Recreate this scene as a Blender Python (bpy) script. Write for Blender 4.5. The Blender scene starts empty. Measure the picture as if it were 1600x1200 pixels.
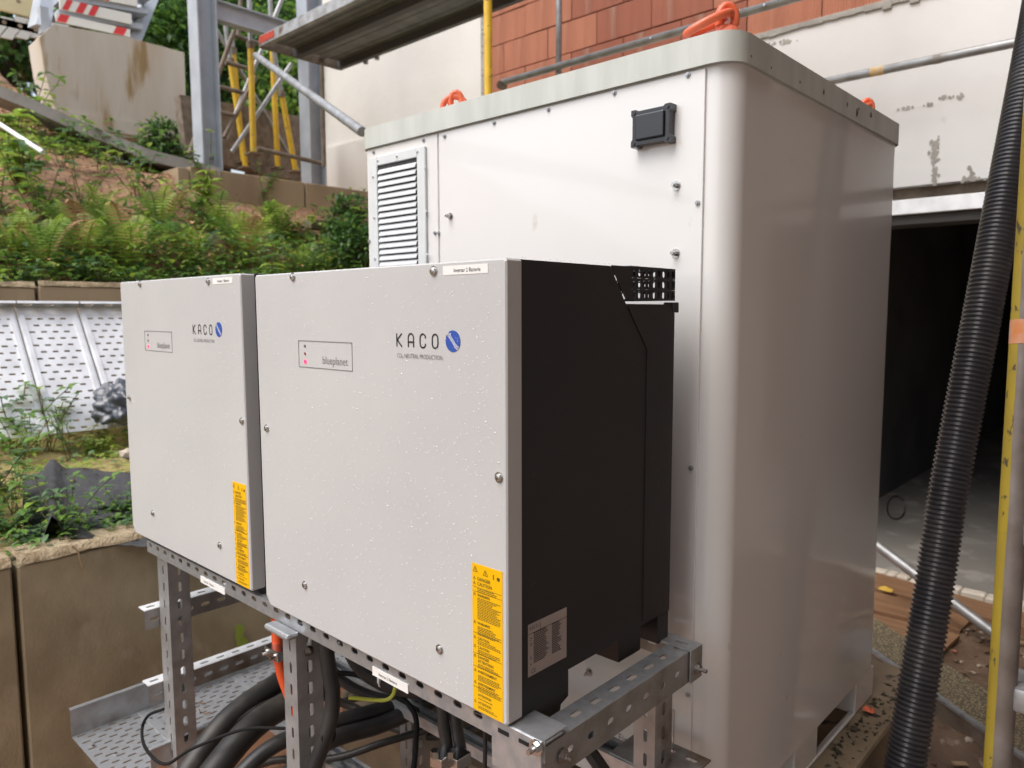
import bpy, bmesh, math, random
from mathutils import Vector, Matrix, noise
import numpy as np
random.seed(7)
S = bpy.context.scene
COL = S.collection
# ------------------------------------------------------------------ camera, world, sun, exposure
FPX, CXP, CYP, CAMZ = 1162.0, 800.0, 600.0, 1.5
_vx = np.array([-464 - CXP, 490 - CYP, FPX]); _vy = np.array([1880 - CXP, 484 - CYP, FPX])
_mx = -_vx / np.linalg.norm(_vx); _my = _vy / np.linalg.norm(_vy)
_my = _my - _mx * np.dot(_mx, _my); _my /= np.linalg.norm(_my); _mz = np.cross(_mx, _my)
RCAM = np.stack([_mx, _my, _mz], 1)
CAM = np.array([0, 0, CAMZ])
def P(px, py, ax, val):
    """point of the place seen at a pixel of the photograph, on the plane ax=val"""
    d = RCAM.T @ np.array([px - CXP, py - CYP, FPX]); i = 'xyz'.index(ax)
    return Vector(CAM + (val - CAM[i]) / d[i] * d)
def PD(px, py, depth):
    return Vector(CAM + depth / FPX * (RCAM.T @ np.array([px - CXP, py - CYP, FPX])))
cd = bpy.data.cameras.new('camera'); cam = bpy.data.objects.new('camera', cd); COL.objects.link(cam)
cd.sensor_width = 36; cd.lens = FPX / 1600 * 36; cd.clip_start = .02; cd.clip_end = 500
r0, r1, r2 = RCAM[0], -RCAM[1], -RCAM[2]
cam.matrix_world = Matrix(((r0[0], r1[0], r2[0], 0), (r0[1], r1[1], r2[1], 0), (r0[2], r1[2], r2[2], CAMZ), (0, 0, 0, 1)))
cd.dof.use_dof = True; cd.dof.focus_distance = 1.3; cd.dof.aperture_fstop = 5.6
S.camera = cam
W = bpy.data.worlds.new('World'); S.world = W; W.use_nodes = True
nt = W.node_tree; bg = nt.nodes['Background']
sky = nt.nodes.new('ShaderNodeTexSky'); sky.sky_type = 'NISHITA'; sky.sun_disc = False
SUN_EL, SUN_AZ = math.radians(58), math.radians(192)      # light from behind the camera, a little to the left
sky.sun_elevation = SUN_EL; sky.sun_rotation = SUN_AZ; sky.dust_density = 4; sky.air_density = 1.2; sky.ozone_density = 1
hs = nt.nodes.new('ShaderNodeHueSaturation'); hs.inputs['Saturation'].default_value = .62
nt.links.new(sky.outputs[0], hs.inputs['Color']); nt.links.new(hs.outputs[0], bg.inputs[0]); bg.inputs[1].default_value = .15
sl = bpy.data.lights.new('sun', 'SUN'); sl.energy = .8; sl.angle = math.radians(60); sl.color = (1, .995, .985)
so = bpy.data.objects.new('sun', sl); COL.objects.link(so)
sd = Vector((math.sin(SUN_AZ) * math.cos(SUN_EL), math.cos(SUN_AZ) * math.cos(SUN_EL), math.sin(SUN_EL)))
so.rotation_euler = sd.to_track_quat('Z', 'Y').to_euler()
S.view_settings.view_transform = 'Standard'; S.view_settings.look = 'None'; S.view_settings.gamma = 1
S.view_settings.use_curve_mapping = False; S.view_settings.exposure = 0.78
S.render.engine = 'CYCLES'
GZ = -.15          # building-site ground level

# ------------------------------------------------------------------ materials
def mat(name, c, rough=.5, metal=0., c2=None, vs=3., vlo=.35, vhi=.7, bump=0., bs=60., stretch=(1, 1, 1), coat=0., c3=None, s3=20., t3=(.6, .7), emit=None, spec=.5, trans=0, rvar=0., det=6):
    m = bpy.data.materials.new(name); m.use_nodes = True; n = m.node_tree.nodes; L = m.node_tree.links
    b = n['Principled BSDF']
    b.inputs['Base Color'].default_value = (*c, 1); b.inputs['Roughness'].default_value = rough
    b.inputs['Metallic'].default_value = metal; b.inputs['Coat Weight'].default_value = coat
    b.inputs['Specular IOR Level'].default_value = spec; b.inputs['Transmission Weight'].default_value = trans
    if emit:
        b.inputs['Emission Color'].default_value = (*emit[0], 1); b.inputs['Emission Strength'].default_value = emit[1]
    tc = n.new('ShaderNodeTexCoord'); mp = n.new('ShaderNodeMapping'); mp.inputs['Scale'].default_value = stretch
    L.new(tc.outputs['Object'], mp.inputs[0])
    def nz(scale, detail=6):
        t = n.new('ShaderNodeTexNoise'); t.inputs['Scale'].default_value = scale; t.inputs['Detail'].default_value = detail; L.new(mp.outputs[0], t.inputs[0]); return t
    cur = None
    if c2:
        t = nz(vs, det); r = n.new('ShaderNodeMapRange'); r.inputs[1].default_value = vlo; r.inputs[2].default_value = vhi; L.new(t.outputs[0], r.inputs[0])
        x = n.new('ShaderNodeMix'); x.data_type = 'RGBA'; x.inputs[6].default_value = (*c, 1); x.inputs[7].default_value = (*c2, 1); L.new(r.outputs[0], x.inputs[0])
        cur = x.outputs[2]
        if rvar:
            rr = n.new('ShaderNodeMapRange'); rr.inputs[1].default_value = .3; rr.inputs[2].default_value = .7; rr.inputs[3].default_value = rough - rvar; rr.inputs[4].default_value = rough + rvar
            L.new(t.outputs[0], rr.inputs[0]); L.new(rr.outputs[0], b.inputs['Roughness'])
    if c3:
        t = nz(s3); r = n.new('ShaderNodeMapRange'); r.inputs[1].default_value = t3[0]; r.inputs[2].default_value = t3[1]; L.new(t.outputs[0], r.inputs[0])
        x = n.new('ShaderNodeMix'); x.data_type = 'RGBA'; x.inputs[6].default_value = (*c, 1); x.inputs[7].default_value = (*c3, 1)
        if cur: L.new(cur, x.inputs[6])
        L.new(r.outputs[0], x.inputs[0]); cur = x.outputs[2]
    if cur: L.new(cur, b.inputs['Base Color'])
    if bump:
        t = nz(bs, 8); bp = n.new('ShaderNodeBump'); bp.inputs['Strength'].default_value = 1; bp.inputs['Distance'].default_value = bump; L.new(t.outputs[0], bp.inputs['Height']); L.new(bp.outputs[0], b.inputs['Normal'])
    return m
M = {}
M['inv'] = mat('light_grey_powder_coat', (.52, .525, .525), .42, bump=.00012, bs=900, c2=(.56, .565, .56), vs=2.5)
M['drop'] = mat('rain_drop', (.67, .68, .69), .04, spec=.8, coat=1)
M['black'] = mat('black_powder_coat', (.016, .017, .022), .36, bump=.0001, bs=700, c2=(.02, .02, .023), vs=3, c3=(.06, .055, .05), s3=40, t3=(.70, .78))
M['blackp'] = mat('black_plastic', (.015, .016, .022), .3, coat=.3)
M['blackhole'] = mat('dark_void', (.004, .004, .005), .8)
M['cab'] = mat('white_cabinet_paint', (.80, .805, .80), .16, coat=.6, c2=(.765, .765, .75), vs=1.6, bump=.0006, bs=3.2, c3=(.60, .57, .51), s3=16, t3=(.71, .80), stretch=(1, 1, .55))
M['cap'] = mat('pale_grey_green_cap_paint', (.60, .63, .59), .38, c2=(.50, .53, .49), vs=6, stretch=(4, 4, .6), c3=(.20, .17, .10), s3=9, t3=(.70, .80))
M['louvre'] = mat('louvre_aluminium', (.72, .76, .77), .3, c2=(.66, .70, .71), vs=20, coat=.2)
M['steel'] = mat('screw_steel', (.55, .55, .55), .25, 1)
M['zinc'] = mat('galvanised_steel', (.56, .58, .60), .42, .7, c2=(.36, .375, .39), vs=30, rvar=.14, bump=.0001, bs=200)
M['zincd'] = mat('galvanised_steel_dull', (.46, .47, .48), .5, .55, c2=(.28, .275, .26), vs=14, rvar=.1, c3=(.14, .09, .05), s3=5, t3=(.62, .75))
M['zincb'] = mat('galvanised_sheet_bright', (.92, .93, .94), .4, .3, c2=(.75, .76, .77), vs=12)
M['tube'] = mat('galvanised_tube', (.42, .43, .44), .45, .6, c2=(.27, .27, .26), vs=12)
M['hebs'] = mat('galvanised_beam', (.48, .52, .56), .5, .2, c2=(.38, .41, .45), vs=5)
M['deck'] = mat('dark_scaffold_steel', (.10, .10, .105), .6, .3, c2=(.11, .10, .095), vs=8)
M['rust'] = mat('weathered_brown_steel', (.16, .12, .09), .7, .2, c2=(.28, .23, .18), vs=15)
M['yel'] = mat('yellow_painted_tube', (.78, .50, .03), .45, c2=(.62, .38, .03), vs=12, c3=(.12, .10, .08), s3=35, t3=(.66, .7))
M['orange'] = mat('orange_red_lug_paint', (.72, .13, .05), .38, coat=.2, c2=(.80, .19, .09), vs=20)
M['orangec'] = mat('orange_conduit', (.72, .09, .02), .4)
M['rubber'] = mat('black_rubber', (.018, .018, .019), .42, c2=(.04, .038, .036), vs=12)
M['wire'] = mat('matt_black_sheath', (.012, .012, .012), .75, spec=.2)
M['rubberd'] = mat('dusty_black_cable', (.025, .024, .023), .5, c2=(.10, .085, .07), vs=9, vlo=.5, vhi=.75)
M['hose'] = mat('corrugated_black_plastic', (.028, .028, .034), .34, c2=(.06, .058, .058), vs=6, vlo=.45, vhi=.75, coat=.25)
M['render'] = mat('white_render', (.74, .71, .66), .85, c2=(.66, .63, .58), vs=1.3, bump=.002, bs=18, c3=(.45, .43, .39), s3=3.2, t3=(.68, .78))
M['renderw'] = mat('white_smooth_plaster', (.78, .775, .755), .85, c2=(.70, .69, .67), vs=1.8, bump=.0015, bs=14, c3=(.50, .49, .46), s3=4.5, t3=(.70, .76))
M['mortar'] = mat('grey_mortar', (.30, .28, .25), .95, c2=(.42, .40, .36), vs=9, bump=.004, bs=40)
M['brick'] = mat('orange_clay_block', (.50, .21, .125), .85, c2=(.38, .15, .09), vs=2.5, bump=.004, bs=26, stretch=(3, 1, .25), c3=(.50, .24, .15), s3=3, t3=(.6, .75))
M['brickd'] = mat('dark_clay_block', (.38, .14, .085), .88, c2=(.30, .11, .07), vs=3, bump=.004, bs=26, stretch=(3, 1, .25), c3=(.40, .24, .18), s3=3.5, t3=(.55, .75))
M['wingb'] = mat('brown_light_block', (.62, .52, .46), .9, c2=(.68, .58, .52), vs=1.5)  # for the unseen light-blocking wall; its brown bounces onto the cabinet side
M['conc'] = mat('pale_concrete', (.60, .55, .47), .85, c2=(.52, .44, .34), vs=2.4, stretch=(1, 1.6, .35), bump=.004, bs=22, c3=(.33, .22, .10), s3=3.2, t3=(.57, .68))
M['ret'] = mat('stained_brown_concrete', (.40, .34, .22), .8, c2=(.23, .185, .11), vs=5, bump=.0016, bs=110, det=12, stretch=(1, 1, .7), c3=(.42, .36, .26), s3=9, t3=(.58, .75))
M['rettop'] = mat('sandy_concrete_top', (.46, .37, .24), .9, c2=(.26, .19, .11), vs=16, det=12, bump=.012, bs=70)
M['ret2'] = mat('tan_concrete', (.40, .31, .20), .85, c2=(.29, .21, .13), vs=3, bump=.003, bs=22, stretch=(1, 1, .5))
M['greyc'] = mat('grey_concrete', (.26, .25, .23), .9, c2=(.19, .18, .16), vs=4, bump=.004, bs=30)
M['floorc'] = mat('dusty_concrete_floor', (.24, .225, .20), .85, c2=(.16, .148, .13), vs=1.4, c3=(.30, .28, .25), s3=5, t3=(.55, .65), bump=.002, bs=20)
M['soil'] = mat('red_brown_soil', (.40, .24, .15), .95, c2=(.24, .15, .09), vs=4, bump=.03, bs=14, c3=(.50, .28, .16), s3=26, t3=(.52, .66))
M['clay'] = mat('wet_orange_clay', (.33, .165, .095), .6, c2=(.22, .11, .062), vs=3, bump=.012, bs=11, c3=(.46, .27, .17), s3=7, t3=(.55, .7), rvar=.2)
M['mud'] = mat('dark_mud', (.11, .068, .042), .65, c2=(.17, .11, .07), vs=5, bump=.02, bs=12, c3=(.26, .20, .15), s3=22, t3=(.62, .7), rvar=.2)
M['sand'] = mat('mossy_sand', (.48, .35, .17), .95, c2=(.28, .26, .08), vs=3.4, bump=.02, bs=20, c3=(.15, .10, .05), s3=12, t3=(.58, .68))
M['wood'] = mat('wet_timber', (.28, .155, .08), .7, c2=(.18, .09, .045), vs=6, stretch=(.6, 6, 6), bump=.002, bs=30)
M['woodl'] = mat('pale_timber', (.46, .34, .20), .75, c2=(.32, .22, .12), vs=6, stretch=(6, .6, 6), bump=.002, bs=30)
M['litter'] = mat('dry_needles', (.55, .30, .17), .9)
M['litter2'] = mat('dark_needles', (.17, .09, .05), .9)
M['felt'] = mat('dark_grey_felt', (.045, .046, .05), .85, c2=(.07, .07, .072), vs=20, bump=.004, bs=60)
M['bag'] = mat('black_plastic_film', (.05, .06, .08), .3, coat=.5, bump=.01, bs=14)
M['stone'] = mat('pale_stone', (.55, .48, .40), .9, c2=(.35, .28, .2), vs=20)
M['yellabel'] = mat('yellow_warning_film', (.90, .50, .0), .4)
M['white'] = mat('white_film', (.85, .85, .83), .4)
M['greylab'] = mat('silver_label_film', (.40, .35, .33), .35, c2=(.45, .40, .37), vs=15)
M['ink'] = mat('black_ink', (.02, .02, .022), .5)
M['inkb'] = mat('grey_brown_ink', (.10, .07, .02), .5)
M['grey_line'] = mat('grey_ink', (.20, .20, .20), .5)
M['blue'] = mat('blue_ink', (.03, .09, .40), .4)
M['red'] = mat('red_signal_lamp', (.9, .03, .08), .3, emit=((1, .03, .10), 1.6))
M['greylamp'] = mat('unlit_lamp', (.14, .14, .14), .3)
M['redlamp'] = mat('dim_red_lamp', (.32, .10, .11), .3)
M['redp'] = mat('red_paint', (.55, .06, .03), .5, c2=(.35, .05, .03), vs=20)
M['redw'] = mat('red_film', (.75, .05, .05), .4)
M['barr'] = mat('cream_barrier_plastic', (.85, .74, .42), .5, c2=(.80, .70, .42), vs=4)
M['barw'] = mat('white_barrier_plastic', (.85, .84, .76), .5)
M['yg'] = mat('yellow_green_sheath', (.55, .60, .08), .4)
M['moss'] = mat('lichen', (.30, .40, .06), .9)
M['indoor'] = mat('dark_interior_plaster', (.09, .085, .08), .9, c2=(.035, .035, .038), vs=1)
def leafmat(n, c, c2):
    m = mat(n, c, .45, c2=c2, vs=9, spec=.4); nd = m.node_tree.nodes; L = m.node_tree.links; b = nd['Principled BSDF']
    tr = nd.new('ShaderNodeBsdfTranslucent'); mx = nd.new('ShaderNodeMixShader'); mx.inputs[0].default_value = .38
    L.new(b.inputs['Base Color'].links[0].from_socket, tr.inputs['Color']); L.new(b.outputs[0], mx.inputs[1]); L.new(tr.outputs[0], mx.inputs[2]); L.new(mx.outputs[0], nd['Material Output'].inputs['Surface']); return m
M['leafA'] = leafmat('leaf_mid_green', (.20, .35, .07), (.13, .26, .05))
M['leafB'] = leafmat('leaf_yellow_green', (.38, .52, .08), (.27, .42, .06))
M['leafC'] = leafmat('leaf_deep_green', (.085, .17, .055), (.05, .12, .038))
M['leafD'] = leafmat('leaf_blue_green', (.15, .26, .12), (.09, .18, .07))
M['leafY'] = leafmat('leaf_pale_spring', (.42, .50, .14), (.30, .40, .09))
M['stem'] = mat('green_brown_stem', (.13, .12, .045), .7)
M['bark'] = mat('brown_bark', (.10, .07, .045), .9, bump=.01, bs=30)
def spotted():
    m = mat('spotted_formwork_board', (.16, .11, .06), .6); n = m.node_tree.nodes; L = m.node_tree.links; b = n['Principled BSDF']
    tc = n.new('ShaderNodeTexCoord'); v = n.new('ShaderNodeTexVoronoi'); v.inputs['Scale'].default_value = 95; L.new(tc.outputs['Object'], v.inputs[0])
    r = n.new('ShaderNodeMapRange'); r.inputs[1].default_value = .30; r.inputs[2].default_value = .48; L.new(v.outputs['Distance'], r.inputs[0])
    x = n.new('ShaderNodeMix'); x.data_type = 'RGBA'; x.inputs[6].default_value = (.34, .29, .17, 1); x.inputs[7].default_value = (.11, .085, .055, 1); L.new(r.outputs[0], x.inputs[0]); L.new(x.outputs[2], b.inputs['Base Color']); return m
M['spot'] = spotted()

# ------------------------------------------------------------------ mesh builder
class MB:
    def __init__(s): s.v = []; s.f = []; s.mi = []; s.cur = 0
    def add(s, vs, fs):
        o = len(s.v); s.v += [tuple(v) for v in vs]; s.f += [tuple(i + o for i in f) for f in fs]; s.mi += [s.cur] * len(fs); return s
    def box(s, lo, hi, bev=0., M4=None, seg=2):
        lo = Vector(lo); hi = Vector(hi); a = Vector([min(x, y) for x, y in zip(lo, hi)]); b = Vector([max(x, y) for x, y in zip(lo, hi)])
        if bev <= 0:
            vs = [Vector((x, y, z)) for x in (a.x, b.x) for y in (a.y, b.y) for z in (a.z, b.z)]
            fs = [(0, 1, 3, 2), (4, 6, 7, 5), (0, 4, 5, 1), (2, 3, 7, 6), (0, 2, 6, 4), (1, 5, 7, 3)]
        else:
            bm = bmesh.new(); bmesh.ops.create_cube(bm, size=1)
            for v in bm.verts: v.co = Vector((a[i] + (v.co[i] + .5) * (b[i] - a[i]) for i in range(3)))
            bmesh.ops.bevel(bm, geom=bm.edges[:], offset=bev, segments=seg, affect='EDGES', profile=.5)
            bm.verts.index_update(); vs = [v.co.copy() for v in bm.verts]; fs = [[v.index for v in f.verts] for f in bm.faces]; bm.free()
        if M4: vs = [M4 @ v for v in vs]
        return s.add(vs, fs)
    def prism(s, pts, n, bottom_shift=None):
        """closed polygon of 3D points extruded by vector n"""
        pts = [Vector(p) for p in pts]; n = Vector(n); k = len(pts)
        return s.add(pts + [p + n for p in pts], [tuple(range(k)), tuple(range(2 * k - 1, k - 1, -1))] + [(i, i + k, (i + 1) % k + k, (i + 1) % k) for i in range(k)])
    def tube(s, pts, r, seg=10, cap=True, smooth=0):
        pts = [Vector(p) for p in pts]
        if smooth:
            q = []; e = [pts[0] * 2 - pts[1]] + pts + [pts[-1] * 2 - pts[-2]]
            for i in range(1, len(e) - 2):
                for k in range(smooth):
                    t = k / smooth; a, b, c, d = e[i - 1:i + 3]
                    q.append(.5 * ((2 * b) + (c - a) * t + (2 * a - 5 * b + 4 * c - d) * t * t + (3 * b - a - 3 * c + d) * t ** 3))
            q.append(pts[-1]); pts = q
        n = len(pts); rf = r if callable(r) else (lambda i, n=n: r)
        t0 = (pts[1] - pts[0]).normalized(); u = t0.orthogonal().normalized(); vs = []; fs = []
        for i, p in enumerate(pts):
            t = (pts[min(i + 1, n - 1)] - pts[max(i - 1, 0)]).normalized()
            u = (u - t * u.dot(t)).normalized(); w = t.cross(u); rr = rf(i)
            vs += [p + (u * math.cos(6.28318 * j / seg) + w * math.sin(6.28318 * j / seg)) * rr for j in range(seg)]
        for i in range(n - 1):
            for j in range(seg):
                k = (j + 1) % seg; fs.append((i * seg + j, i * seg + k, (i + 1) * seg + k, (i + 1) * seg + j))
        if cap: fs += [tuple(range(seg - 1, -1, -1)), tuple((n - 1) * seg + j for j in range(seg))]
        return s.add(vs, fs)
    def slots(s, o, u, v, L, Wd, t, pitch=.05, sl=.025, sw=.011, off=0., vc=None, n=None):
        """thin plate spanned by u*L and v*Wd from corner o, thickness t along n, with a row of rounded slots"""
        o = Vector(o); u = Vector(u).normalized(); v = Vector(v).normalized(); n = Vector(n) if n else u.cross(v); n = n.normalized() * t
        vc = Wd / 2 if vc is None else vc; k = int((L - off) // pitch); xs = off
        def q(a, b, c, d): s.box_q(o, u, v, n, a, b, c, d)
        if off > 1e-5: q(0, off, 0, Wd)
        e = L - off - k * pitch
        if e > 1e-5: q(off + k * pitch, L, 0, Wd)
        c = min(sw, sl) * .33; hx, hy = sl / 2, sw / 2
        for i in range(k):
            a = off + i * pitch; b = a + pitch; m = (a + b) / 2
            up = [(m - hx, vc), (m - hx, vc + hy - c), (m - hx + c, vc + hy), (m + hx - c, vc + hy), (m + hx, vc + hy - c), (m + hx, vc)]
            dn = [(x, 2 * vc - y) for x, y in up]
            for loop, ye in ((up, Wd), (dn, 0)):
                poly = [(a, vc)] + loop + [(b, vc), (b, ye), (a, ye)]
                p3 = [o + u * x + v * y for x, y in poly]; kk = len(p3)
                fs = [tuple(range(kk)), tuple(range(2 * kk - 1, kk - 1, -1))]
                fs += [(j, j + 1, j + 1 + kk, j + kk) for j in range(1, 6)] + [(kk - 2, kk - 1, 2 * kk - 1, 2 * kk - 2)]
                s.add(p3 + [p + n for p in p3], fs)
        return s
    def box_q(s, o, u, v, n, a, b, c, d):
        p = [o + u * x + v * y for x, y in ((a, c), (b, c), (b, d), (a, d))]; s.prism(p, n)
    def disc(s, c, n, r, seg=12, h=0.):
        c = Vector(c); n = Vector(n).normalized(); u = n.orthogonal().normalized(); w = n.cross(u)
        s.prism([c + (u * math.cos(6.28318 * j / seg) + w * math.sin(6.28318 * j / seg)) * r for j in range(seg)], n * h if h else n * .0002); return s
    def build(s, name, m, parent=None, smooth=False, data=None, bev=0.):
        me = bpy.data.meshes.new(name); off = wloc(parent)
        me.from_pydata([(a - off[0], b - off[1], c - off[2]) for a, b, c in s.v], [], s.f)
        ms = m if isinstance(m, (list, tuple)) else [m]
        for x in ms: me.materials.append(x)
        if len(ms) > 1: me.polygons.foreach_set('material_index', s.mi)
        bm = bmesh.new(); bm.from_mesh(me); bmesh.ops.remove_doubles(bm, verts=bm.verts, dist=1e-6)
        if smooth != 'leaf': bmesh.ops.recalc_face_normals(bm, faces=bm.faces)
        bm.to_mesh(me); bm.free()
        if smooth:
            me.polygons.foreach_set('use_smooth', [True] * len(me.polygons))
            if smooth is True: me.set_sharp_from_angle(angle=math.radians(38))
        o = bpy.data.objects.new(name, me); COL.objects.link(o)
        if parent: o.parent = parent
        return o
def wloc(o):
    v = Vector((0, 0, 0))
    while o is not None: v = v + o.location; o = o.parent
    return v
def thing(name, label, cat, loc=(0, 0, 0), group=None):
    o = bpy.data.objects.new(name, None); COL.objects.link(o); o.location = loc; o.empty_display_size = .1
    return tag(o, label, cat, group)
def tag(o, label, cat, group=None):
    o['label'] = label; o['category'] = cat
    if group: o['group'] = group
    return o
def struct(o): o['kind'] = 'structure'; return o
def stuff(o): o['kind'] = 'stuff'; return o
def dup(root, loc, label, rotz=0., scale=1., group=None):
    c = root.copy(); COL.objects.link(c); c.location = loc; c.rotation_euler = (0, 0, rotz)
    c.scale = scale if hasattr(scale, '__len__') else (scale,) * 3; c['label'] = label
    if group: c['group'] = group
    for ch in [x for x in bpy.data.objects if x.parent == root]:
        k = ch.copy(); COL.objects.link(k); k.parent = c
        for g in [x for x in bpy.data.objects if x.parent == ch]:
            q = g.copy(); COL.objects.link(q); q.parent = k
    return c
def place(o, loc):
    o.location = loc; return o

# text on a plane: origin, right, up, normal offset
def text(name, body, pos, right, up, size, m, parent, squeeze=1., align='LEFT', weight=0., ext=.0003):
    cu = bpy.data.curves.new(name, 'FONT'); cu.body = body; cu.size = size; cu.align_x = align; cu.offset = weight; cu.resolution_u = 3
    o = bpy.data.objects.new(name, cu); COL.objects.link(o)
    dg = bpy.context.evaluated_depsgraph_get(); me = bpy.data.meshes.new_from_object(o.evaluated_get(dg)); bpy.data.objects.remove(o)
    right = Vector(right).normalized(); up = Vector(up).normalized(); n = right.cross(up); pos = Vector(pos)
    off = wloc(parent)
    for v in me.vertices: v.co = pos - off + right * v.co.x * squeeze + up * v.co.y + n * .0004
    me.name = name; me.materials.clear(); me.materials.append(m); ob = bpy.data.objects.new(name, me); COL.objects.link(ob); ob.parent = parent
    return ob
def stroke(mb, pts, wd, o, r, u, n, closed=False):
    """flat line with round-ish joins, pts in (x,y) on plane (o,r,u), raised along n"""
    pts = [Vector((p[0], p[1])) for p in pts]
    if closed: pts = pts + [pts[0], pts[1]]
    L = []; R = []
    k = len(pts)
    for i in range(k):
        a = pts[max(i - 1, 0)]; b = pts[min(i + 1, k - 1)]; t = (b - a).normalized(); nn = Vector((-t.y, t.x)) * wd / 2
        L.append(pts[i] + nn); R.append(pts[i] - nn)
    rng = range(k - 1 - (1 if closed else 0))
    for i in rng:
        q = [L[i], L[i + 1], R[i + 1], R[i]]
        mb.add([o + r * p.x + u * p.y + n for p in q], [(0, 1, 2, 3)])
X3, Y3, Z3 = Vector((1, 0, 0)), Vector((0, 1, 0)), Vector((0, 0, 1))

# ================================================================== GROUND AND TERRAIN
def fbm(x, y, s=1., k=0.): return noise.fractal(Vector((x * s, y * s, k)), 1., 2., 4)
def sheet(name, x0, x1, y0, y1, st, f, m, thick=False):
    nx = max(1, int(round((x1 - x0) / st))); ny = max(1, int(round((y1 - y0) / st))); vs = []; fs = []
    for j in range(ny + 1):
        for i in range(nx + 1):
            x = x0 + (x1 - x0) * i / nx; y = y0 + (y1 - y0) * j / ny; vs.append((x, y, f(x, y)))
    for j in range(ny):
        for i in range(nx): a = j * (nx + 1) + i; fs.append((a, a + 1, a + nx + 2, a + nx + 1))
    mb = MB(); mb.add(vs, fs); return struct(mb.build(name, m, None, smooth='s'))
def gfn(x, y):
    z = GZ + .02 * fbm(x, y, 1.1)
    if x > -.9 and y > 1.4: z += .07 * fbm(x, y, 1.7, 3) + .05 * max(0, math.sin((x + .2) * 3)) * max(0, 1 - abs(y - 3.4))
    return z
def gfn_r(x, y): return gfn(x, y) + .035 * fbm(x, y, 4., 5) + .012 * fbm(x, y, 13., 9)
sheet('ground', -60, 60, -60, 60, 4, lambda x, y: GZ - .35, M['soil'])
sheet('clay_ground', -2.72, -1.02, -1.2, 4.86, .06, lambda x, y: gfn(x, y) + .012 * fbm(x, y, 5), M['clay'])
sheet('muddy_ground', -1.02, 3.2, -1.2, 4.86, .05, gfn_r, M['mud'])
sheet('yard_ground', -2.72, 6, -8, -1.2, .4, lambda x, y: GZ + .01 * fbm(x, y, 1), M['mud'])
def bench(x, y):
    t = (-2.86 - x) / 1.7
    return .70 + .22 * t + .05 * fbm(x, y, 1.4) + .02 * fbm(x, y, 5, 3)
def hill(x, y):
    d = -4.62 - x
    if d < 1.35: z = 1.58 + d * .62
    else: z = 2.42 + (d - 1.35) * .46
    if x < -6.05:                                     # a level shelf behind the upper wall, where the steel columns stand
        f = min(1, max(0, (y - 2.3) / .6)); z = z * (1 - f) + (2.62 + max(0, -6.4 - x) * .16) * f
    z += .10 * fbm(x, y, .7, 2) + .045 * fbm(x, y, 2.6) + .02 * fbm(x, y, 7)
    return z
sheet('planting_bench', -4.56, -2.84, -3, 9, .09, bench, M['sand'])
sheet('hillside', -14, -4.62, -6, 12, .10, hill, M['soil'])
sheet('far_hill', -60, -14, -40, 40, 2, lambda x, y: 5.8 + (-14 - x) * .25 + .3 * fbm(x, y, .2), M['soil'])

# ------------------------------------------------------------------ retaining walls of concrete slabs
def slab_wall(label, x_face, x_back, ys, z0, z1, mface, mtop, jitter=.012):
    t = thing('retaining_wall', label, 'wall', ((x_face + x_back) / 2, ys[0], z0))
    for a, b in zip(ys[:-1], ys[1:]):
        j = random.uniform(-jitter, jitter); dz = random.uniform(-.006, .006)
        mb = MB(); mb.box((x_back, a + .008, z0), (x_face + j, b - .008, z1 + dz - .03), .006, seg=1)
        s_ = mb.build('concrete_slab', mface, t)
        mb = MB(); n = 26; vs = []; fs = []                       # rough crumbly top of the slab
        for i in range(n + 1):
            y = a + .008 + (b - a - .016) * i / n
            for k, x in enumerate((x_back - .01, (x_back + x_face) / 2, x_face + j - .008, x_face + j + .004)):
                vs.append((x, y, z1 + dz + (.0 if k < 3 else -.028) + .006 * fbm(x * 6, y * 9, 1, k)))
        for i in range(n):
            for k in range(3): q = i * 4 + k; fs.append((q, q + 1, q + 5, q + 4))
        mb.add(vs, fs); mb.build('slab_top', mtop, s_, smooth='s')
    return t
slab_wall('long brown stained concrete retaining wall beside the cable tray, green plants on top', -2.7, -2.84, [-3.4, -2.4, -1.4, -.39, .61, 1.75, 2.8, 3.85, 4.9], GZ - .3, .73, M['ret'], M['rettop'])
slab_wall('low tan concrete wall behind the leaning metal sheets, ferns above it', -4.5, -4.62, [-4, -3, -2, -1, .1, 1.2, 2.3, 3.4, 4.5, 5.6], .5, 1.665, M['ret2'], M['rettop'])
t = thing('retaining_wall', 'tan concrete wall under the grey steel columns on the slope', 'wall', (-6, 2.7, 2))
for a, b in ((2.72, 3.75), (3.765, 4.85), (4.865, 6.2)):
    MB().box((-6.1, a, 1.9), (-6, b, 2.66), .006, seg=1).build('concrete_slab', M['ret2'], t)
MB().box((-7.2, 2.62, 2.2), (-6.0, 2.71, 2.64), .006).build('return_slab', M['ret2'], t)
t = tag(MB().box(P(480, 352, 'x', -5.6) + Vector((-.05, 0, -.03)), P(480, 352, 'x', -5.6) + Vector((.06, 1.4, .05)), .004).build('timber_board', M['rust']), 'brown edging board lying at the foot of the upper tan wall', 'board')

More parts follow.
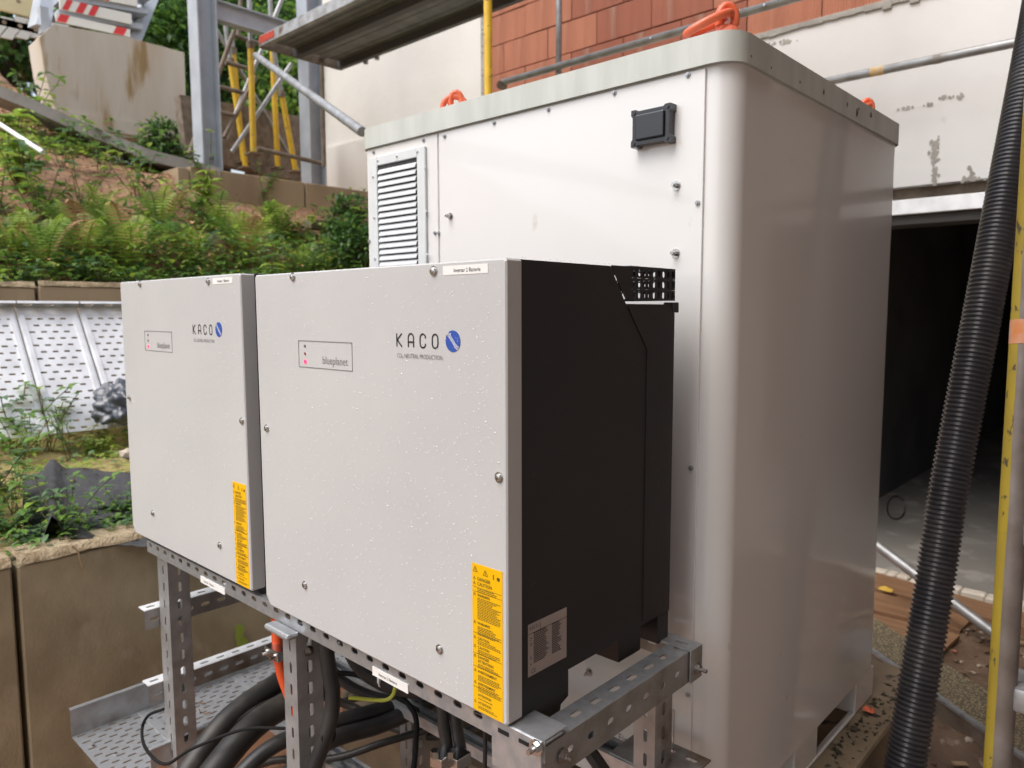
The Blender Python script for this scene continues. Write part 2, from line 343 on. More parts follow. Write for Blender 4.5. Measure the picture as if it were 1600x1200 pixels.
# kerb / concrete path on the slope
pts = [(-30, 140), (40, 168), (110, 200), (170, 225), (230, 250), (300, 268), (345, 280)]
mb = MB(); vs = []; fs = []
for i, (px, py) in enumerate(pts):
    x = -7.0 + i * .17; p = P(px, py, 'x', x); q = Vector((p.x - .45, p.y + .12, p.z + .02)); h = .09
    vs += [p, p + Vector((0, 0, h)), q + Vector((0, 0, h)), q]
    if i: a = (i - 1) * 4; fs += [(a + k, a + (k + 1) % 4, a + 4 + (k + 1) % 4, a + 4 + k) for k in range(4)]
fs += [(0, 1, 2, 3), (len(vs) - 4, len(vs) - 3, len(vs) - 2, len(vs) - 1)]
mb.add(vs, fs); struct(mb.build('concrete_path', M['greyc']))

# concrete abutment under the stair
bx = -8.0
t = thing('concrete_abutment', 'pale concrete block with brown rust streaks carrying the steel stair', 'wall', P(180, 190, 'x', bx))
f = [(62, 58), (84, 38), (200, 58), (288, 82), (290, 152), (290, 215), (100, 215), (80, 150), (70, 110)]
MB().prism([P(a, b, 'x', bx) for a, b in f], (-.35, 0, 0)).build('block', M['conc'], t)
MB().prism([P(a, b, 'x', bx + .02) for a, b in ((92, 172), (100, 195), (236, 215), (240, 196))], (-.1, 0, 0)).build('footing_ledge', M['conc'], t)

# steel stair above the block
t = thing('steel_staircase', 'grey steel stair flight resting on the pale concrete block', 'staircase', P(150, 60, 'x', bx - .1))
sx = bx - .15
for a, b in (((68, 40), (82, -40)), ((212, 62), (262, -60))):
    p, q = P(*a, 'x', sx), P(*b, 'x', sx - .5); d = q - p
    MB().prism([p + Vector((0, -.06, 0)), p + Vector((0, .06, 0)), q + Vector((0, .06, 0)), q + Vector((0, -.06, 0))], (-.26, 0, .03)).build('stringer', M['hebs'], t)
for a, b in (((92, 22), (224, 46)), ((96, -2), (232, 22)), ((100, -26), (240, -4))):
    p, q = P(*a, 'x', sx + .03), P(*b, 'x', sx + .03)
    MB().prism([p, q, q + Vector((-.28, 0, 0)), p + Vector((-.28, 0, 0))], (0, 0, .05)).build('tread', M['hebs'], t)
MB().box(P(65, 50, 'x', sx), P(76, 12, 'x', sx) + Vector((-.1, 0, 0))).build('stair_foot', M['hebs'], t)

def striped_board(label, c0, c1, h, stripes, x):
    t = thing('barrier_board', label, 'barrier', P(*c0, 'x', x), 'red and white barrier boards behind the stair')
    p, q = P(*c0, 'x', x), P(*c1, 'x', x); d = (q - p)
    MB().prism([p, q, q + Vector((0, 0, h)), p + Vector((0, 0, h))], (-.02, 0, 0)).build('board', M['barw'], t)
    mb = MB()
    for a, b in stripes:
        u = .5 * h / d.length
        mb.add([p + d * a + Vector((.003, 0, .0)), p + d * b + Vector((.003, 0, 0)), p + d * min(1, b + u) + Vector((.003, 0, h)), p + d * min(1, a + u) + Vector((.003, 0, h))], [(0, 1, 2, 3)])
    mb.build('red_stripes', M['redw'], t)
striped_board('red and white barrier board seen between upper two treads of the steel stair', (94, 14), (206, 38), .10, ((.02, .1), (.2, .3), (.37, .46)), sx + .06)
striped_board('red and white barrier board resting on the concrete block under the lowest tread', (88, 33), (204, 58), .075, ((.0, .12), (.75, .9)), sx + .06)
striped_board('red and white barrier board behind the topmost visible tread of the stair', (96, -12), (215, 10), .13, ((.02, .1), (.24, .33), (.5, .6)), sx + .06)
# cream site barrier
bxx = -9.2
t = thing('site_barrier', 'cream plastic site barrier with slanted bars at the top of the slope', 'barrier', P(30, 55, 'x', bxx))
p, q = P(-60, 26, 'x', bxx), P(63, 26, 'x', bxx)
for z0, z1 in ((0, .09), (.16, .42)):
    mb = MB(); mb.box((p.x - .04, p.y, p.z + z0), (p.x, p.y + (q - p).length, p.z + z1), .008); rl = mb.build('rail', M['barr'], t); mb = MB()
    for k in range(9): mb.disc((p.x, p.y + .08 + k * .14, p.z + (z0 + z1) / 2), (1, 0, 0), .022, 10, .003)
    stuff(mb.build('rail_hole_discs', M['rettop'], rl))  # flat darker discs stand in for the shade of the rail's holes
for i in range(6):
    a = P(-50 + i * 24, 57, 'x', bxx); b = P(-22 + i * 24, 25, 'x', bxx)
    MB().prism([a, a + Vector((0, .12, 0)), b + Vector((0, .12, 0)), b], (-.03, 0, 0)).build('slanted_bar', M['barw'], t)
# thin white pipe lying on the slope
tag(MB().tube([P(-10, 188, 'x', -5.9), P(67, 238, 'x', -5.4)], .016).build('white_pipe', M['zincb'], smooth=True), 'thin white pipe lying on the brown slope at the left edge', 'pipe')
# brown panel behind the columns
t = tag(MB().prism([P(281, 148, 'x', -7.0), P(310, 152, 'x', -7.0), P(500, 188, 'x', -7.0), P(500, 290, 'x', -7.), P(292, 245, 'x', -7.)], (-.12, 0, 0)).build('low_wall', M['rust']), 'dark brown concrete panel standing behind the yellow props', 'wall')

# ------------------------------------------------------------------ steel columns and beam on the slope
def ibeam(mb, p, q, h, b, tf=.012, tw=.009, up=None, side=None):
    p, q = Vector(p), Vector(q); d = (q - p).normalized(); up = Vector(up).normalized(); side = d.cross(up).normalized()
    def bar(c0, w, hh):
        mb.prism([p + c0 + side * w / 2 + up * hh / 2, p + c0 - side * w / 2 + up * hh / 2, p + c0 - side * w / 2 - up * hh / 2, p + c0 + side * w / 2 - up * hh / 2], q - p)
    bar(up * (h / 2 - tf / 2), b, tf); bar(-up * (h / 2 - tf / 2), b, tf); bar(Vector((0, 0, 0)), tw, h - 2 * tf - .0006)
t = thing('portal_frame', 'grey galvanised steel portal frame of two columns on the slope', 'steel frame', (-6.25, 3.3, 2.62))
c1 = P(326, 258, 'x', -6.25); c2 = P(491, 287, 'x', -6.25)
for c in (c1, c2):
    mb = MB(); ibeam(mb, (c.x, c.y, 2.6), (c.x, c.y, 6.0), .17, .17, up=(0, 1, 0)); col = mb.build('column', M['hebs'], t)
    MB().box((c.x - .10, c.y - .10, 2.585), (c.x + .10, c.y + .10, 2.60)).build('base_plate', M['hebs'], col)
z_ = P(380, 30, 'x', -6.25).z
mb = MB(); ibeam(mb, (c1.x, c1.y + .09, z_), (c2.x, c2.y - .09, z_), .16, .1, up=(0, 0, 1)); mb.build('cross_beam', M['hebs'], t)
# props and scaffold tubes between the columns
def pole(a, b, x, r, m, lab, cat='pole', x2=None, name='scaffold_tube', group=None):
    o = MB().tube([P(*a, 'x', x), P(*b, 'x', x2 if x2 else x)], r, 12).build(name, m, smooth=True); return tag(o, lab, cat, group)
def prop(a, b, mid, x, lab, top=None):
    p, q = P(*a, 'x', x), P(*b, 'x', x); m_ = p.lerp(q, mid); t = thing('steel_prop', lab, 'prop', q, 'yellow steel props between the columns')
    MB().tube([m_, q], .028, 12).build('lower_tube', M['yel'], t, smooth=True)
    MB().tube([p, m_ + (q - m_) * .02], .022, 12).build('upper_tube', M['tube'], t, smooth=True)
    MB().box(q + Vector((-.06, -.06, -.012)), q + Vector((.06, .06, .003))).build('foot_plate', M['rust'], t)
    MB().tube([m_ + Vector((0, 0, -.03)), m_ + Vector((0, 0, .03))], .036, 12).build('collar', M['rust'], t, smooth=True)
prop((388, -60), (396, 240), .43, -6.45, 'thick yellow prop nearest to the left grey column, in the middle of the tubes')
prop((352, 40), (384, 262), .25, -6.9, 'leaning yellow prop just right of the left grey column')
prop((362, 60), (380, 254), .1, -7.0, 'yellow prop with an orange cap beside the leaning one')
prop((420, -40), (434, 262), .3, -6.9, 'yellow prop standing under the dark scaffold deck corner')
prop((428, 80), (462, 268), .35, -6.75, 'leaning yellow and white prop nearest the right grey column')
for a, b, x, x2, lab in (((366, 48), (296, 240), -6.5, None, 'rusty tube rising from lower left across the left column'),
                         ((400, 120), (350, 215), -6.6, None, 'rusty tube slanting between the left column and the thick yellow prop'),
                         ((448, -20), (352, 218), -6.7, None, 'long rusty tube crossing under the grey cross beam'),
                         ((455, 100), (362, 238), -6.6, None, 'pale tube slanting down left from the right column'),
                         ((338, 46), (474, 280), -7.0, None, 'slotted grey tube slanting down right behind the props'),
                         ((365, 55), (404, 68), -6.6, None, 'short horizontal tube below the cross beam'),
                         ((352, 97), (390, 108), -6.7, None, 'upper short ledger beside the left column'),
                         ((340, 135), (384, 146), -6.7, None, 'lower short ledger beside the left column'),
                         ((336, 174), (368, 181), -6.6, None, 'bent brown ledger at the foot of the left column'),
                         ((402, 232), (506, 256), -6.1, None, 'low brown ledger running to the right column'),
                         ((372, 60), (378, -30), -6.9, None, 'short upright tube above the cross beam'),):
    pole(a, b, x, .02, M['rust'] if 'pale' not in lab and 'grey' not in lab else M['tube'], lab, x2=x2, group='thin scaffold tubes between the columns')
tag(MB().tube([P(503, 100, 'x', -6.0), P(506, 260, 'x', -6.0)], .02).build('rusty_tube', M['rust'], smooth=True), 'thin rusty upright tube against the right grey column', 'pole')

# ================================================================== BUILDING
WY = 4.9
t = thing('building', 'unfinished building with white rendered walls, orange clay blocks and a dark garage opening', 'building', (-3, WY, GZ)); bld = t
xl = P(503, 150, 'y', WY).x; xb = P(755, 60, 'y', WY).x
zb = P(1290, 28, 'y', WY).z                           # underside of the clay block field
zo = P(1405, 292, 'y', WY).z                          # underside of the white band
zt = P(1405, 350, 'y', WY).z                          # top of the dark opening
xo = -1.95; xr_ = 3.4; zfloor = -.12; ztop = 7.
mb = MB(); mb.box((xl, WY, GZ - .4), (xb, WY + .3, ztop)); mb.build('rendered_wall', M['render'], t)
zl = P(510, 235, 'y', WY).z
MB().box((xl - .02, WY - .06, GZ - .4), (-4.8, WY - .002, zl)).build('plinth_wall', M['render'], t)
mb = MB(); mb.box((xb + .002, WY + .012, GZ - .4), (xo, WY + .3, zb)); mb.box((xo, WY + .012, zo), (xr_, WY + .3, zb)); mb.build('plaster_wall', M['renderw'], t)
MB().box((xb + .002, WY + .03, zb + .002), (xr_, WY + .3, ztop)).build('mortar_bed', M['mortar'], t)
# clay blocks
bl, bh = .498, .249; proto = None; row = 0; z = zb + .012
while z < 5.35:
    x = xb + .01 + (-(row % 2) * .25)
    while x < -.2:
        x0 = max(x, xb + .01); x1 = min(x + bl - .010, 0)
        if x1 - x0 > .05:
            lx = x1 - x0; full = abs(lx - (bl - .010)) < 1e-4
            if full and proto: b = proto.copy(); COL.objects.link(b); 
            else:
                mb = MB(); hz = bh - .011; pr = [(0, 0)]
                for k in range(int(lx / .0166)): a = k * .0166; pr += [(a + .001, 0), (a + .010, 0), (a + .0115, .004), (a + .0155, .004)]
                pr += [(lx, 0), (lx, .03), (0, .03)]
                mb.prism([(px_, py_, 0) for px_, py_ in pr], (0, 0, hz)); b = mb.build('clay_block', M['brick'], None); b.parent = t
                if full: proto = b
            b.location = Vector((x0, WY + random.uniform(-.004, .006), z)) - t.location
            if not (full and b is proto) and random.random() < .0: pass
        x += bl
    z += bh; row += 1
# vary the colour of some blocks
k = 0
for o in [o for o in bpy.data.objects if o.name.startswith('clay_block')]:
    if random.random() < .35:
        o.data = o.data.copy(); o.data.materials[0] = M['brickd']
# ragged mortar along the edge of the render
mb = MB()
for i in range(60):
    z = 2.6 + i * .05; w = .03 + .05 * abs(fbm(i * .3, 1)); mb.box((xb - .03, WY - .006, z), (xb + w, WY + .01, z + .045 + .02 * random.random()), .004, seg=1)
for i in range(90):
    x = xb + i * .05; h = .02 + .045 * abs(fbm(i * .35, 7)); mb.box((x, WY - .003, zb - h), (x + .052, WY + .02, zb + .008 + h * .2), .003, seg=1)
mb.build('mortar_edge', M['mortar'], t)
mb = MB()                                            # rough unplastered scars on the white band
for (px, py, w, h, k_) in ((1460, 240, .022, .13, 46), (1462, 275, .016, .07, 26), (1518, 280, .05, .012, 20), (1518, 272, .014, .03, 12), (1500, 152, .018, .025, 10), (1480, 152, .03, .008, 8), (1450, 164, .035, .01, 8), (1418, 168, .04, .008, 8), (1205, 70, .10, .014, 16), (1228, 66, .05, .018, 12), (1380, 8, .07, .02, 14)):
    c = P(px, py, 'y', WY + .012)
    for k in range(k_):
        a = c + Vector((random.gauss(0, w * .5), 0, random.gauss(0, h * .5))); r = random.uniform(.004, .014)
        mb.prism([a + Vector((math.cos(q) * r * random.uniform(.6, 1), -.0025 - .00005 * k, math.sin(q) * r * random.uniform(.6, 1.3))) for q in [j * 1.047 for j in range(6)]], (0, .003, 0))
stuff(mb.build('plaster_scars', M['mortar'], t))
# opening: roller box slot, galvanised lintel, reveal, interior
MB().box((xo, WY + .10, zo - .11), (xr_, WY + .30, zo - .002)).build('lintel_recess', M['rust'], t)
z1 = P(1405, 312, 'y', WY).z; z2 = P(1405, 335, 'y', WY).z
for i, (a, b) in enumerate(((-3.2, -1.95), (-1.945, -.72), (-.715, .5), (.505, 1.7))):
    if b > xo - .01: MB().box((max(a, xo), WY + .02, z2), (b, WY + .06, z1), .003).build('lintel_plate', M['zincb'], t)
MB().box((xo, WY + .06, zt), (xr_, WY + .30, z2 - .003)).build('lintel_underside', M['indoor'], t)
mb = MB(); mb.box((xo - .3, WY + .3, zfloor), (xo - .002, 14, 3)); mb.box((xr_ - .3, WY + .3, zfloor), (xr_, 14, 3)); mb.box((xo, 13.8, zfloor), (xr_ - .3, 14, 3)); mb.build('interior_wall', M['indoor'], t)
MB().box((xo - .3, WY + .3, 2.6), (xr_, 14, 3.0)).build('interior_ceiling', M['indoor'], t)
MB().box((xo - 1, WY + .01, -.5), (xr_, 14, zfloor)).build('garage_floor', M['floorc'], t)
mb = MB(); x = -2.2
while x < 1.2:
    w = random.uniform(.05, .14); mb.box((x, WY - .05 - random.uniform(0, .03), zfloor - .07), (x + w, WY + .012, zfloor + random.uniform(-.006, .012)), .008, seg=1); x += w + .001
mb.build('crumbling_threshold', M['conc'], t)
tag(MB().tube([P(1400 + 14 * math.cos(a), 793 + 18 * math.sin(a), 'z', zfloor + .012) for a in [i * .35 for i in range(17)]], .005, 8, smooth=2).build('cable_loop', M['rubberd'], smooth=True), 'thin cable loop lying on the dusty garage floor', 'cable')
# unseen wall and boards added on the right to shade and tint right-facing sides
w_ = thing('side_wing', 'clay coloured wall added unseen beyond the right edge to block light', 'building', (1.5, 2, GZ))
MB().box((.95, -5.5, GZ - .3), (1.25, WY - .06, 6.0)).build('wing_wall', M['wingb'], w_)
MB().box((-.35, -1.6, 3.0), (.94, WY - .06, 3.06)).build('scaffold_boards', M['wood'], w_)  # unseen boards added overhead to keep the sky off the right-facing sides

# ------------------------------------------------------------------ scaffold deck and tubes in front of the wall
DY0, DY1 = 3.3, 4.35
t = thing('scaffold_deck', 'dark perforated scaffold deck seen from below, red mark on its end', 'scaffold', P(407, 74, 'y', DY0))
e0 = P(407, 72, 'y', DY0); zd = e0.z; xd = e0.x; xe = -1.2
dyy = P(530, 108, 'z', zd).y
dyy = max(3.8, min(dyy, 4.3))
mb = MB()
nrow = 11; wr = (dyy - DY0 - .10) / nrow
for i in range(nrow):
    if i in (4, 5, 8): mb.box((xd, DY0 + .05 + i * wr, zd + .04), (xe, DY0 + .05 + (i + 1) * wr - .0003, zd + .043))
    else: mb.slots((xd + .05, DY0 + .05 + i * wr, zd + .04), (1, 0, 0), (0, 1, 0), xe - xd - .05, wr, .003, .03, .017, wr * .33, off=(i % 2) * .0175, n=(0, 0, 1))
mb.build('perforated_plate', mat('dusty_deck_plate', (.22, .22, .22), .6, .3, c2=(.15, .145, .14), vs=8), t)
MB().box((xd + .05, DY0 + .05, zd + .052), (xe, dyy - .05, zd + .065)).build('deck_light_stop', M['rubberd'], t)  # dark sheet added to stop light coming through the plate slots
MB().box((xd, DY0, zd - .0), (xe, DY0 + .045, zd + .085), .004).build('edge_beam', M['zincd'], t)
MB().box((xd, dyy - .045, zd - .02), (xe, dyy, zd + .07), .004).build('edge_beam', M['deck'], t)
MB().box((xd, DY0 + .3, zd - .02), (xe, DY0 + .36, zd + .037), .004).build('stiffener', M['deck'], t)
MB().box((xd - .03, DY0, zd - .01), (xd - .002, dyy, zd + .07), .004).build('end_beam', M['rust'], t)
MB().box((xd - .01, DY0 - .004, zd + .02), (xd + .22, DY0 - .0005, zd + .075)).build('red_end_mark', M['redp'], t)
for k in range(2):
    MB().tube([Vector((xd + .35 + k * .16, dyy + .02, zd - .03)), Vector((xd + .35 + k * .16, dyy + .02, zd + .0))], .022, 10).build('coupler_bolt', M['tube'], t, smooth=True)
SY = 4.35
def tuby(a, b, y, r, m, lab, cat='pole', y2=None, name='scaffold_tube'):
    o = MB().tube([P(*a, 'y', y), P(*b, 'y', y2 if y2 else y)], r, 14).build(name, m, smooth=True); return tag(o, lab, cat)
yp = P(763, 150, 'y', 3.18); tag(MB().tube([(yp.x, 3.18, GZ), (yp.x, 3.18, 5.5)], .0242, 14).build('scaffold_standard', M['yel'], smooth=True), 'yellow upright scaffold tube in front of the clay blocks', 'pole')
yp = P(873, 60, 'y', SY); tag(MB().tube([(yp.x, SY, GZ), (yp.x, SY, 5.5)], .022, 14).build('scaffold_standard', M['tube'], smooth=True), 'thin grey upright scaffold tube in front of the clay blocks', 'pole')
t = thing('guard_rail', 'grey rail crossing the clay blocks above the white cabinet', 'rail', P(785, 130, 'y', SY))
g0 = P(785, 129, 'y', SY - .05); g1 = P(1215, -3, 'y', SY - .05)
MB().tube([g0, (g1.x + .6, g0.y, g0.z)], .024, 14).build('tube', M['tube'], t, smooth=True)
MB().tube([g0 + Vector((-.005, -.03, -.02)), g0 + Vector((-.005, .03, -.02))], .03, 12).build('tube_end', M['rust'], t, smooth=True)
for f_ in (.62, .97):
    MB().disc(Vector((g0.x + (g1.x - g0.x) * f_, g0.y - .026, g0.z)), (0, -1, 0), .008, 10, .006).build('pin', M['steel'], t)
t = thing('guard_rail', 'grey rail with a peeling orange sticker on the white wall', 'rail', P(1290, 128, 'y', SY))
h0 = P(1290, 128, 'y', 4.55); h1 = P(1600, 60, 'y', 4.55)
MB().tube([h0 - Vector((1.2, 0, 0)), (h1.x + 1, h0.y, h0.z)], .024, 14).build('tube', M['tube'], t, smooth=True)
s0 = P(1361, 110, 'y', 4.55); s1 = P(1382, 106, 'y', 4.55)
MB().tube([(s0.x, h0.y, h0.z), (s1.x, h0.y, h0.z)], .0255, 16).build('sticker', mat('peeling_sticker', (.75, .45, .15), .6, c2=(.75, .65, .45), vs=40), t, smooth=True)
s0 = P(1459, 83, 'y', 4.55); MB().tube([(s0.x, h0.y, h0.z), (s0.x + .04, h0.y, h0.z)], .0252, 16).build('residue', M['mortar'], t, smooth=True)
tuby((400, 87), (566, 206), 3.1, .026, M['tube'], 'long pale diagonal tube running down to the white cabinet corner', y2=2.35)

# ================================================================== WHITE CABINET
CX0, CX1, CY0, CY1, CZ0, CZ1 = -1.915, -.70, 1.40, 2.48, .367, 1.989
t = thing('battery_cabinet', 'large white metal battery cabinet with rounded corner behind the two inverters', 'cabinet', ((CX0 + CX1) / 2, CY0, CZ0 - .09)); cab = t
def rrect(x0, x1, y0, y1, r, seg=10):
    pts = []
    for cx, cy, a0 in ((x1 - r, y0 + r, -90), (x1 - r, y1 - r, 0), (x0 + r, y1 - r, 90), (x0 + r, y0 + r, 180)):
        for i in range(seg + 1): a = math.radians(a0 + 90 * i / seg); pts.append((cx + r * math.cos(a), cy + r * math.sin(a)))
    return pts
mb = MB(); mb.prism([(x, y, CZ0) for x, y in rrect(CX0, CX1, CY0 + .004, CY1, .052, 12)], (0, 0, CZ1 - CZ0)); mb.build('body', M['cab'], t, smooth=True)
mb = MB(); mb.prism([(x, y, CZ1) for x, y in rrect(CX0 - .010, CX1 + .008, CY0 - .010, CY1 + .008, .058, 12)], (0, 0, .059)); capo = mb.build('roof_cap', M['cap'], t, smooth=True)
xs_seam = -.759
MB().box((-1.562, CY0 - .0015, CZ0 + .012), (xs_seam - .003, CY0 + .006, CZ1 - .004), .001, seg=1).build('front_panel', M['cab'], t)
MB().box((CX0 + .028, CY0 - .0015, CZ0 + .012), (-1.569, CY0 + .006, CZ1 - .004), .001, seg=1).build('vent_panel', M['cab'], t)
# louvre
lx0, lx1, lz1, lz0 = -1.868, -1.612, 1.958, 1.12
lo = MB(); 
for a, b in (((lx0, lz0), (lx0 + .038, lz1)), ((lx1 - .035, lz0), (lx1, lz1)), ((lx0 + .0385, lz1 - .026), (lx1 - .0355, lz1)), ((lx0 + .0385, lz0), (lx1 - .0355, lz0 + .026))):
    lo.box((a[0], CY0 - .010, a[1]), (b[0], CY0 - .002, b[1]), .0015, seg=1)
lv = lo.build('louvre', M['louvre'], t)
MB().box((lx0 + .02, CY0 - .0045, lz0 + .02), (lx1 - .02, CY0 - .002, lz1 - .02)).build('louvre_backing', M['felt'], lv)
sl_me = MB(); a, b = lx0 + .044, lx1 - .040; prof = []
for i in range(7): q = i / 6; prof.append((-.003 - .009 * math.sin(q * 1.7), .000 + .0160 * (1 - q)))
prof2 = prof + [(p[0] + .0016, p[1] - .0008) for p in reversed(prof)]
sl_me.prism([(a, CY0 + y_, z_) for y_, z_ in prof2], (b - a, 0, 0)); slat0 = sl_me.build('slat', M['louvre'], lv, smooth=True); nsl = 43
step = (lz1 - lz0 - .062) / nsl
for i in range(nsl):
    o = slat0 if i == 0 else slat0.copy()
    if i: COL.objects.link(o)
    o.location.z = lz1 - .034 - (i + 1) * step
def screw(mb, c, n, r=.006, h=.003):
    mb.disc(c, n, r, 12, h); mb.disc(Vector(c) + Vector(n) * h, n, r * .62, 6, h * 1.2)
def screws(pts, parent, ax, val, n, r, h, m=None, name='screw'):
    first = None
    for px, py in pts:
        c = P(px, py, ax, val)
        if first is None:
            mb = MB(); screw(mb, wloc(parent), n, r, h); first = o = mb.build(name, m or M['steel'], parent)
        else: o = first.copy(); COL.objects.link(o)
        o.location = c - wloc(parent)
screws([(960, 145), (857, 171), (772, 192), (1075, 117), (695, 213), (662, 219), (584, 238), (680, 364), (686, 364), (1090, 317), (1080, 731), (578, 377), (1075, 1085)], t, 'y', CY0 - .002, (0, -1, 0), .0055, .0025, M['zinc'])
screws([(590, 251), (620, 244), (652, 237), (664, 262), (666, 331), (668, 398), (583, 276), (585, 340), (586, 404)], lv, 'y', CY0 - .010, (0, -1, 0), .004, .002, M['louvre'], 'rivet')
# bolts standing proud
fb = None
for px, py in ((704, 338), (1057, 290), (1056, 396), (921, 1050)):
    c = P(px, py, 'y', CY0 - .0015)
    if fb is None:
        mb = MB(); b0 = wloc(t); mb.disc(b0, (0, -1, 0), .010, 14, .0015); mb.tube([b0 + Vector((0, -.0015, 0)), b0 + Vector((0, -.013, 0))], .0055, 6); mb.tube([b0 + Vector((0, -.013, 0)), b0 + Vector((0, -.019, 0))], .0035, 8); fb = o = mb.build('bolt', M['steel'], t)
    else: o = fb.copy(); COL.objects.link(o)
    o.location = c - wloc(t)
MB().box(P(1050, 1108, 'y', CY0 - .002), P(1052, 1175, 'y', CY0 - .002) + Vector((.001, -.004, 0))).build('hinge_pin', M['steel'], t)
text('panel_lettering', 'Fire', P(966, 1156, 'y', CY0 - .002), X3, Z3, .026, M['grey_line'], t, .9)
# black junction box with cut corners
jc0 = P(998, 180, 'y', CY0); jc1 = P(1056, 230, 'y', CY0); x0, x1 = jc0.x - .002, -.826; z1, z0 = 1.925, 1.848
def notched(x0, x1, z0, z1, c, y):
    m_ = [(x0, z0), (x0 + c * 1.6, z0), (x0 + c * 2.2, z0 + c * .5), (x1 - c * 2.2, z0 + c * .5), (x1 - c * 1.6, z0), (x1, z0), (x1, z0 + c * 1.6), (x1 - c * .5, z0 + c * 2.2), (x1 - c * .5, z1 - c * 2.2), (x1, z1 - c * 1.6), (x1, z1), (x1 - c * 1.6, z1), (x1 - c * 2.2, z1 - c * .5), (x0 + c * 2.2, z1 - c * .5), (x0 + c * 1.6, z1), (x0, z1), (x0, z1 - c * 1.6), (x0 + c * .5, z1 - c * 2.2), (x0 + c * .5, z0 + c * 2.2), (x0, z0 + c * 1.6)]
    return [(x, y, z) for x, z in m_]
jb = MB(); jb.prism(notched(x0, x1, z0, z1, .0075, CY0 - .002), (0, -.024, 0)); jb = jb.build('junction_box', M['blackp'], t)
MB().box((x0 + .013, CY0 - .0265, z0 + .012), (x1 - .013, CY0 - .032, z1 - .012), .003).build('lid', M['blackp'], jb)
for sx_ in (x0 + .007, x1 - .007):
    for sz in (z0 + .007, z1 - .007): MB().disc((sx_, CY0 - .0262, sz), (0, -1, 0), .004, 10, .002).build('lid_screw', M['blackp'], jb)
# feet
for yy in ((1.44, 1.56), (1.84, 2.0), (2.31, 2.476)):
    MB().box((CX1 - .10, yy[0], CZ0 - .103), (CX1 - .004, yy[1], CZ0 - .004), .003).build('foot', M['cab'], t)
    MB().box((CX0 + .01, yy[0], CZ0 - .103), (CX0 + .12, yy[1], CZ0 - .001), .003).build('foot', M['cab'], t)
MB().box((CX1 - .02, 1.562, CZ0 - .1025), (CX1 - .002, 2.308, CZ0 - .092), .002).build('base_rail', M['cab'], t)
MB().box((CX0 + .2, CY0 + .1, CZ0 - .05), (CX1 - .2, CY1 - .1, CZ0 - .001)).build('base_tray', M['rust'], t)
# dark chips on the cap side
mb = MB()
for px, py, r in ((1287, 144, .006), (1324, 163, .005), (1339, 176, .009), (1361, 180, .007), (1342, 170, .004), (1250, 128, .003), (1205, 106, .0025), (1174, 88, .0025)):
    c = P(px, py, 'x', CX1 + .0085)
    mb.prism([c + Vector((0, math.cos(q) * r * random.uniform(.5, .9), math.sin(q) * r * random.uniform(.7, 1.3))) for q in [j * .785 for j in range(8)]], (.0006, 0, 0))
mb.build('paint_chips', M['ink'], capo)
# lifting lugs: swivel base and an angled ring
def lug(loc, label, a_, s_, rl, rw, s=1., m=None):
    """a_ = direction the ring hangs towards, s_ = sideways direction of the ring plane"""
    t = thing('lifting_lug', label, 'lifting ring', loc, 'orange lifting lugs on the cabinet roof'); L = Vector(loc)
    mb = MB(); mb.tube([L, L + Vector((0, 0, .012 * s)), L + Vector((0, 0, .026 * s)), L + Vector((0, 0, .034 * s))], lambda i: (.031, .031, .026, .018)[i] * s, 8); mb.build('swivel_base', M['orange'], t, smooth=True)
    a_ = Vector(a_).normalized(); s_ = Vector(s_); s_ = (s_ - a_ * s_.dot(a_)).normalized(); h = Vector((-.735, -.678, 0)); up = Z3
    mb = MB(); ctr = L + Vector((0, 0, .046 * s))
    mb.tube([ctr + h * (.017 * s * math.cos(a)) + up * (.026 * s * math.sin(a) + .004) for a in [-.5 + i * .4488 for i in range(15)]], .0095 * s, 12); mb.build('eye', M['orange'], t, smooth=True)
    o = ctr + up * .012 * s + a_ * (rl - .006 * s); n = 28
    mb = MB(); mb.tube([o + a_ * (rl * math.cos(q)) + s_ * (rw * math.sin(q)) for q in [i * 6.28318 / n for i in range(n + 1)]], .0088 * s, 12, cap=False); mb.build('ring', M['orange'], t, smooth=True)
    return t
zc = CZ1 + .0592
lug((-.757, 1.475, zc), 'orange lifting lug on the near roof corner of the white cabinet', (-.735, -.60, -.42), (-.68, .73, 0), .048, .028, 1.0)
lug((-1.600, 1.50, zc), 'small orange lifting lug at the left end of the cabinet roof', (-.1, -.1, -.9), (.735, .678, 0), .030, .034, .95)
lug((-.765, 2.375, zc), 'small orange lifting lug on the far right roof edge of the cabinet', (-.735, -.60, -.35), (-.68, .73, 0), .034, .026, .9)
# plinth
t = tag(MB().box((-2.0, 1.33, GZ - .2), (-.61, 2.75, CZ0 - .104), .012).build('concrete_plinth', M['greyc']), 'damp brown concrete plinth under the white cabinet', 'plinth')
t.data.materials[0] = mat('damp_brown_concrete', (.26, .20, .13), .8, c2=(.18, .135, .085), vs=5, bump=.003, bs=40, c3=(.035, .03, .02), s3=11, t3=(.60, .68))

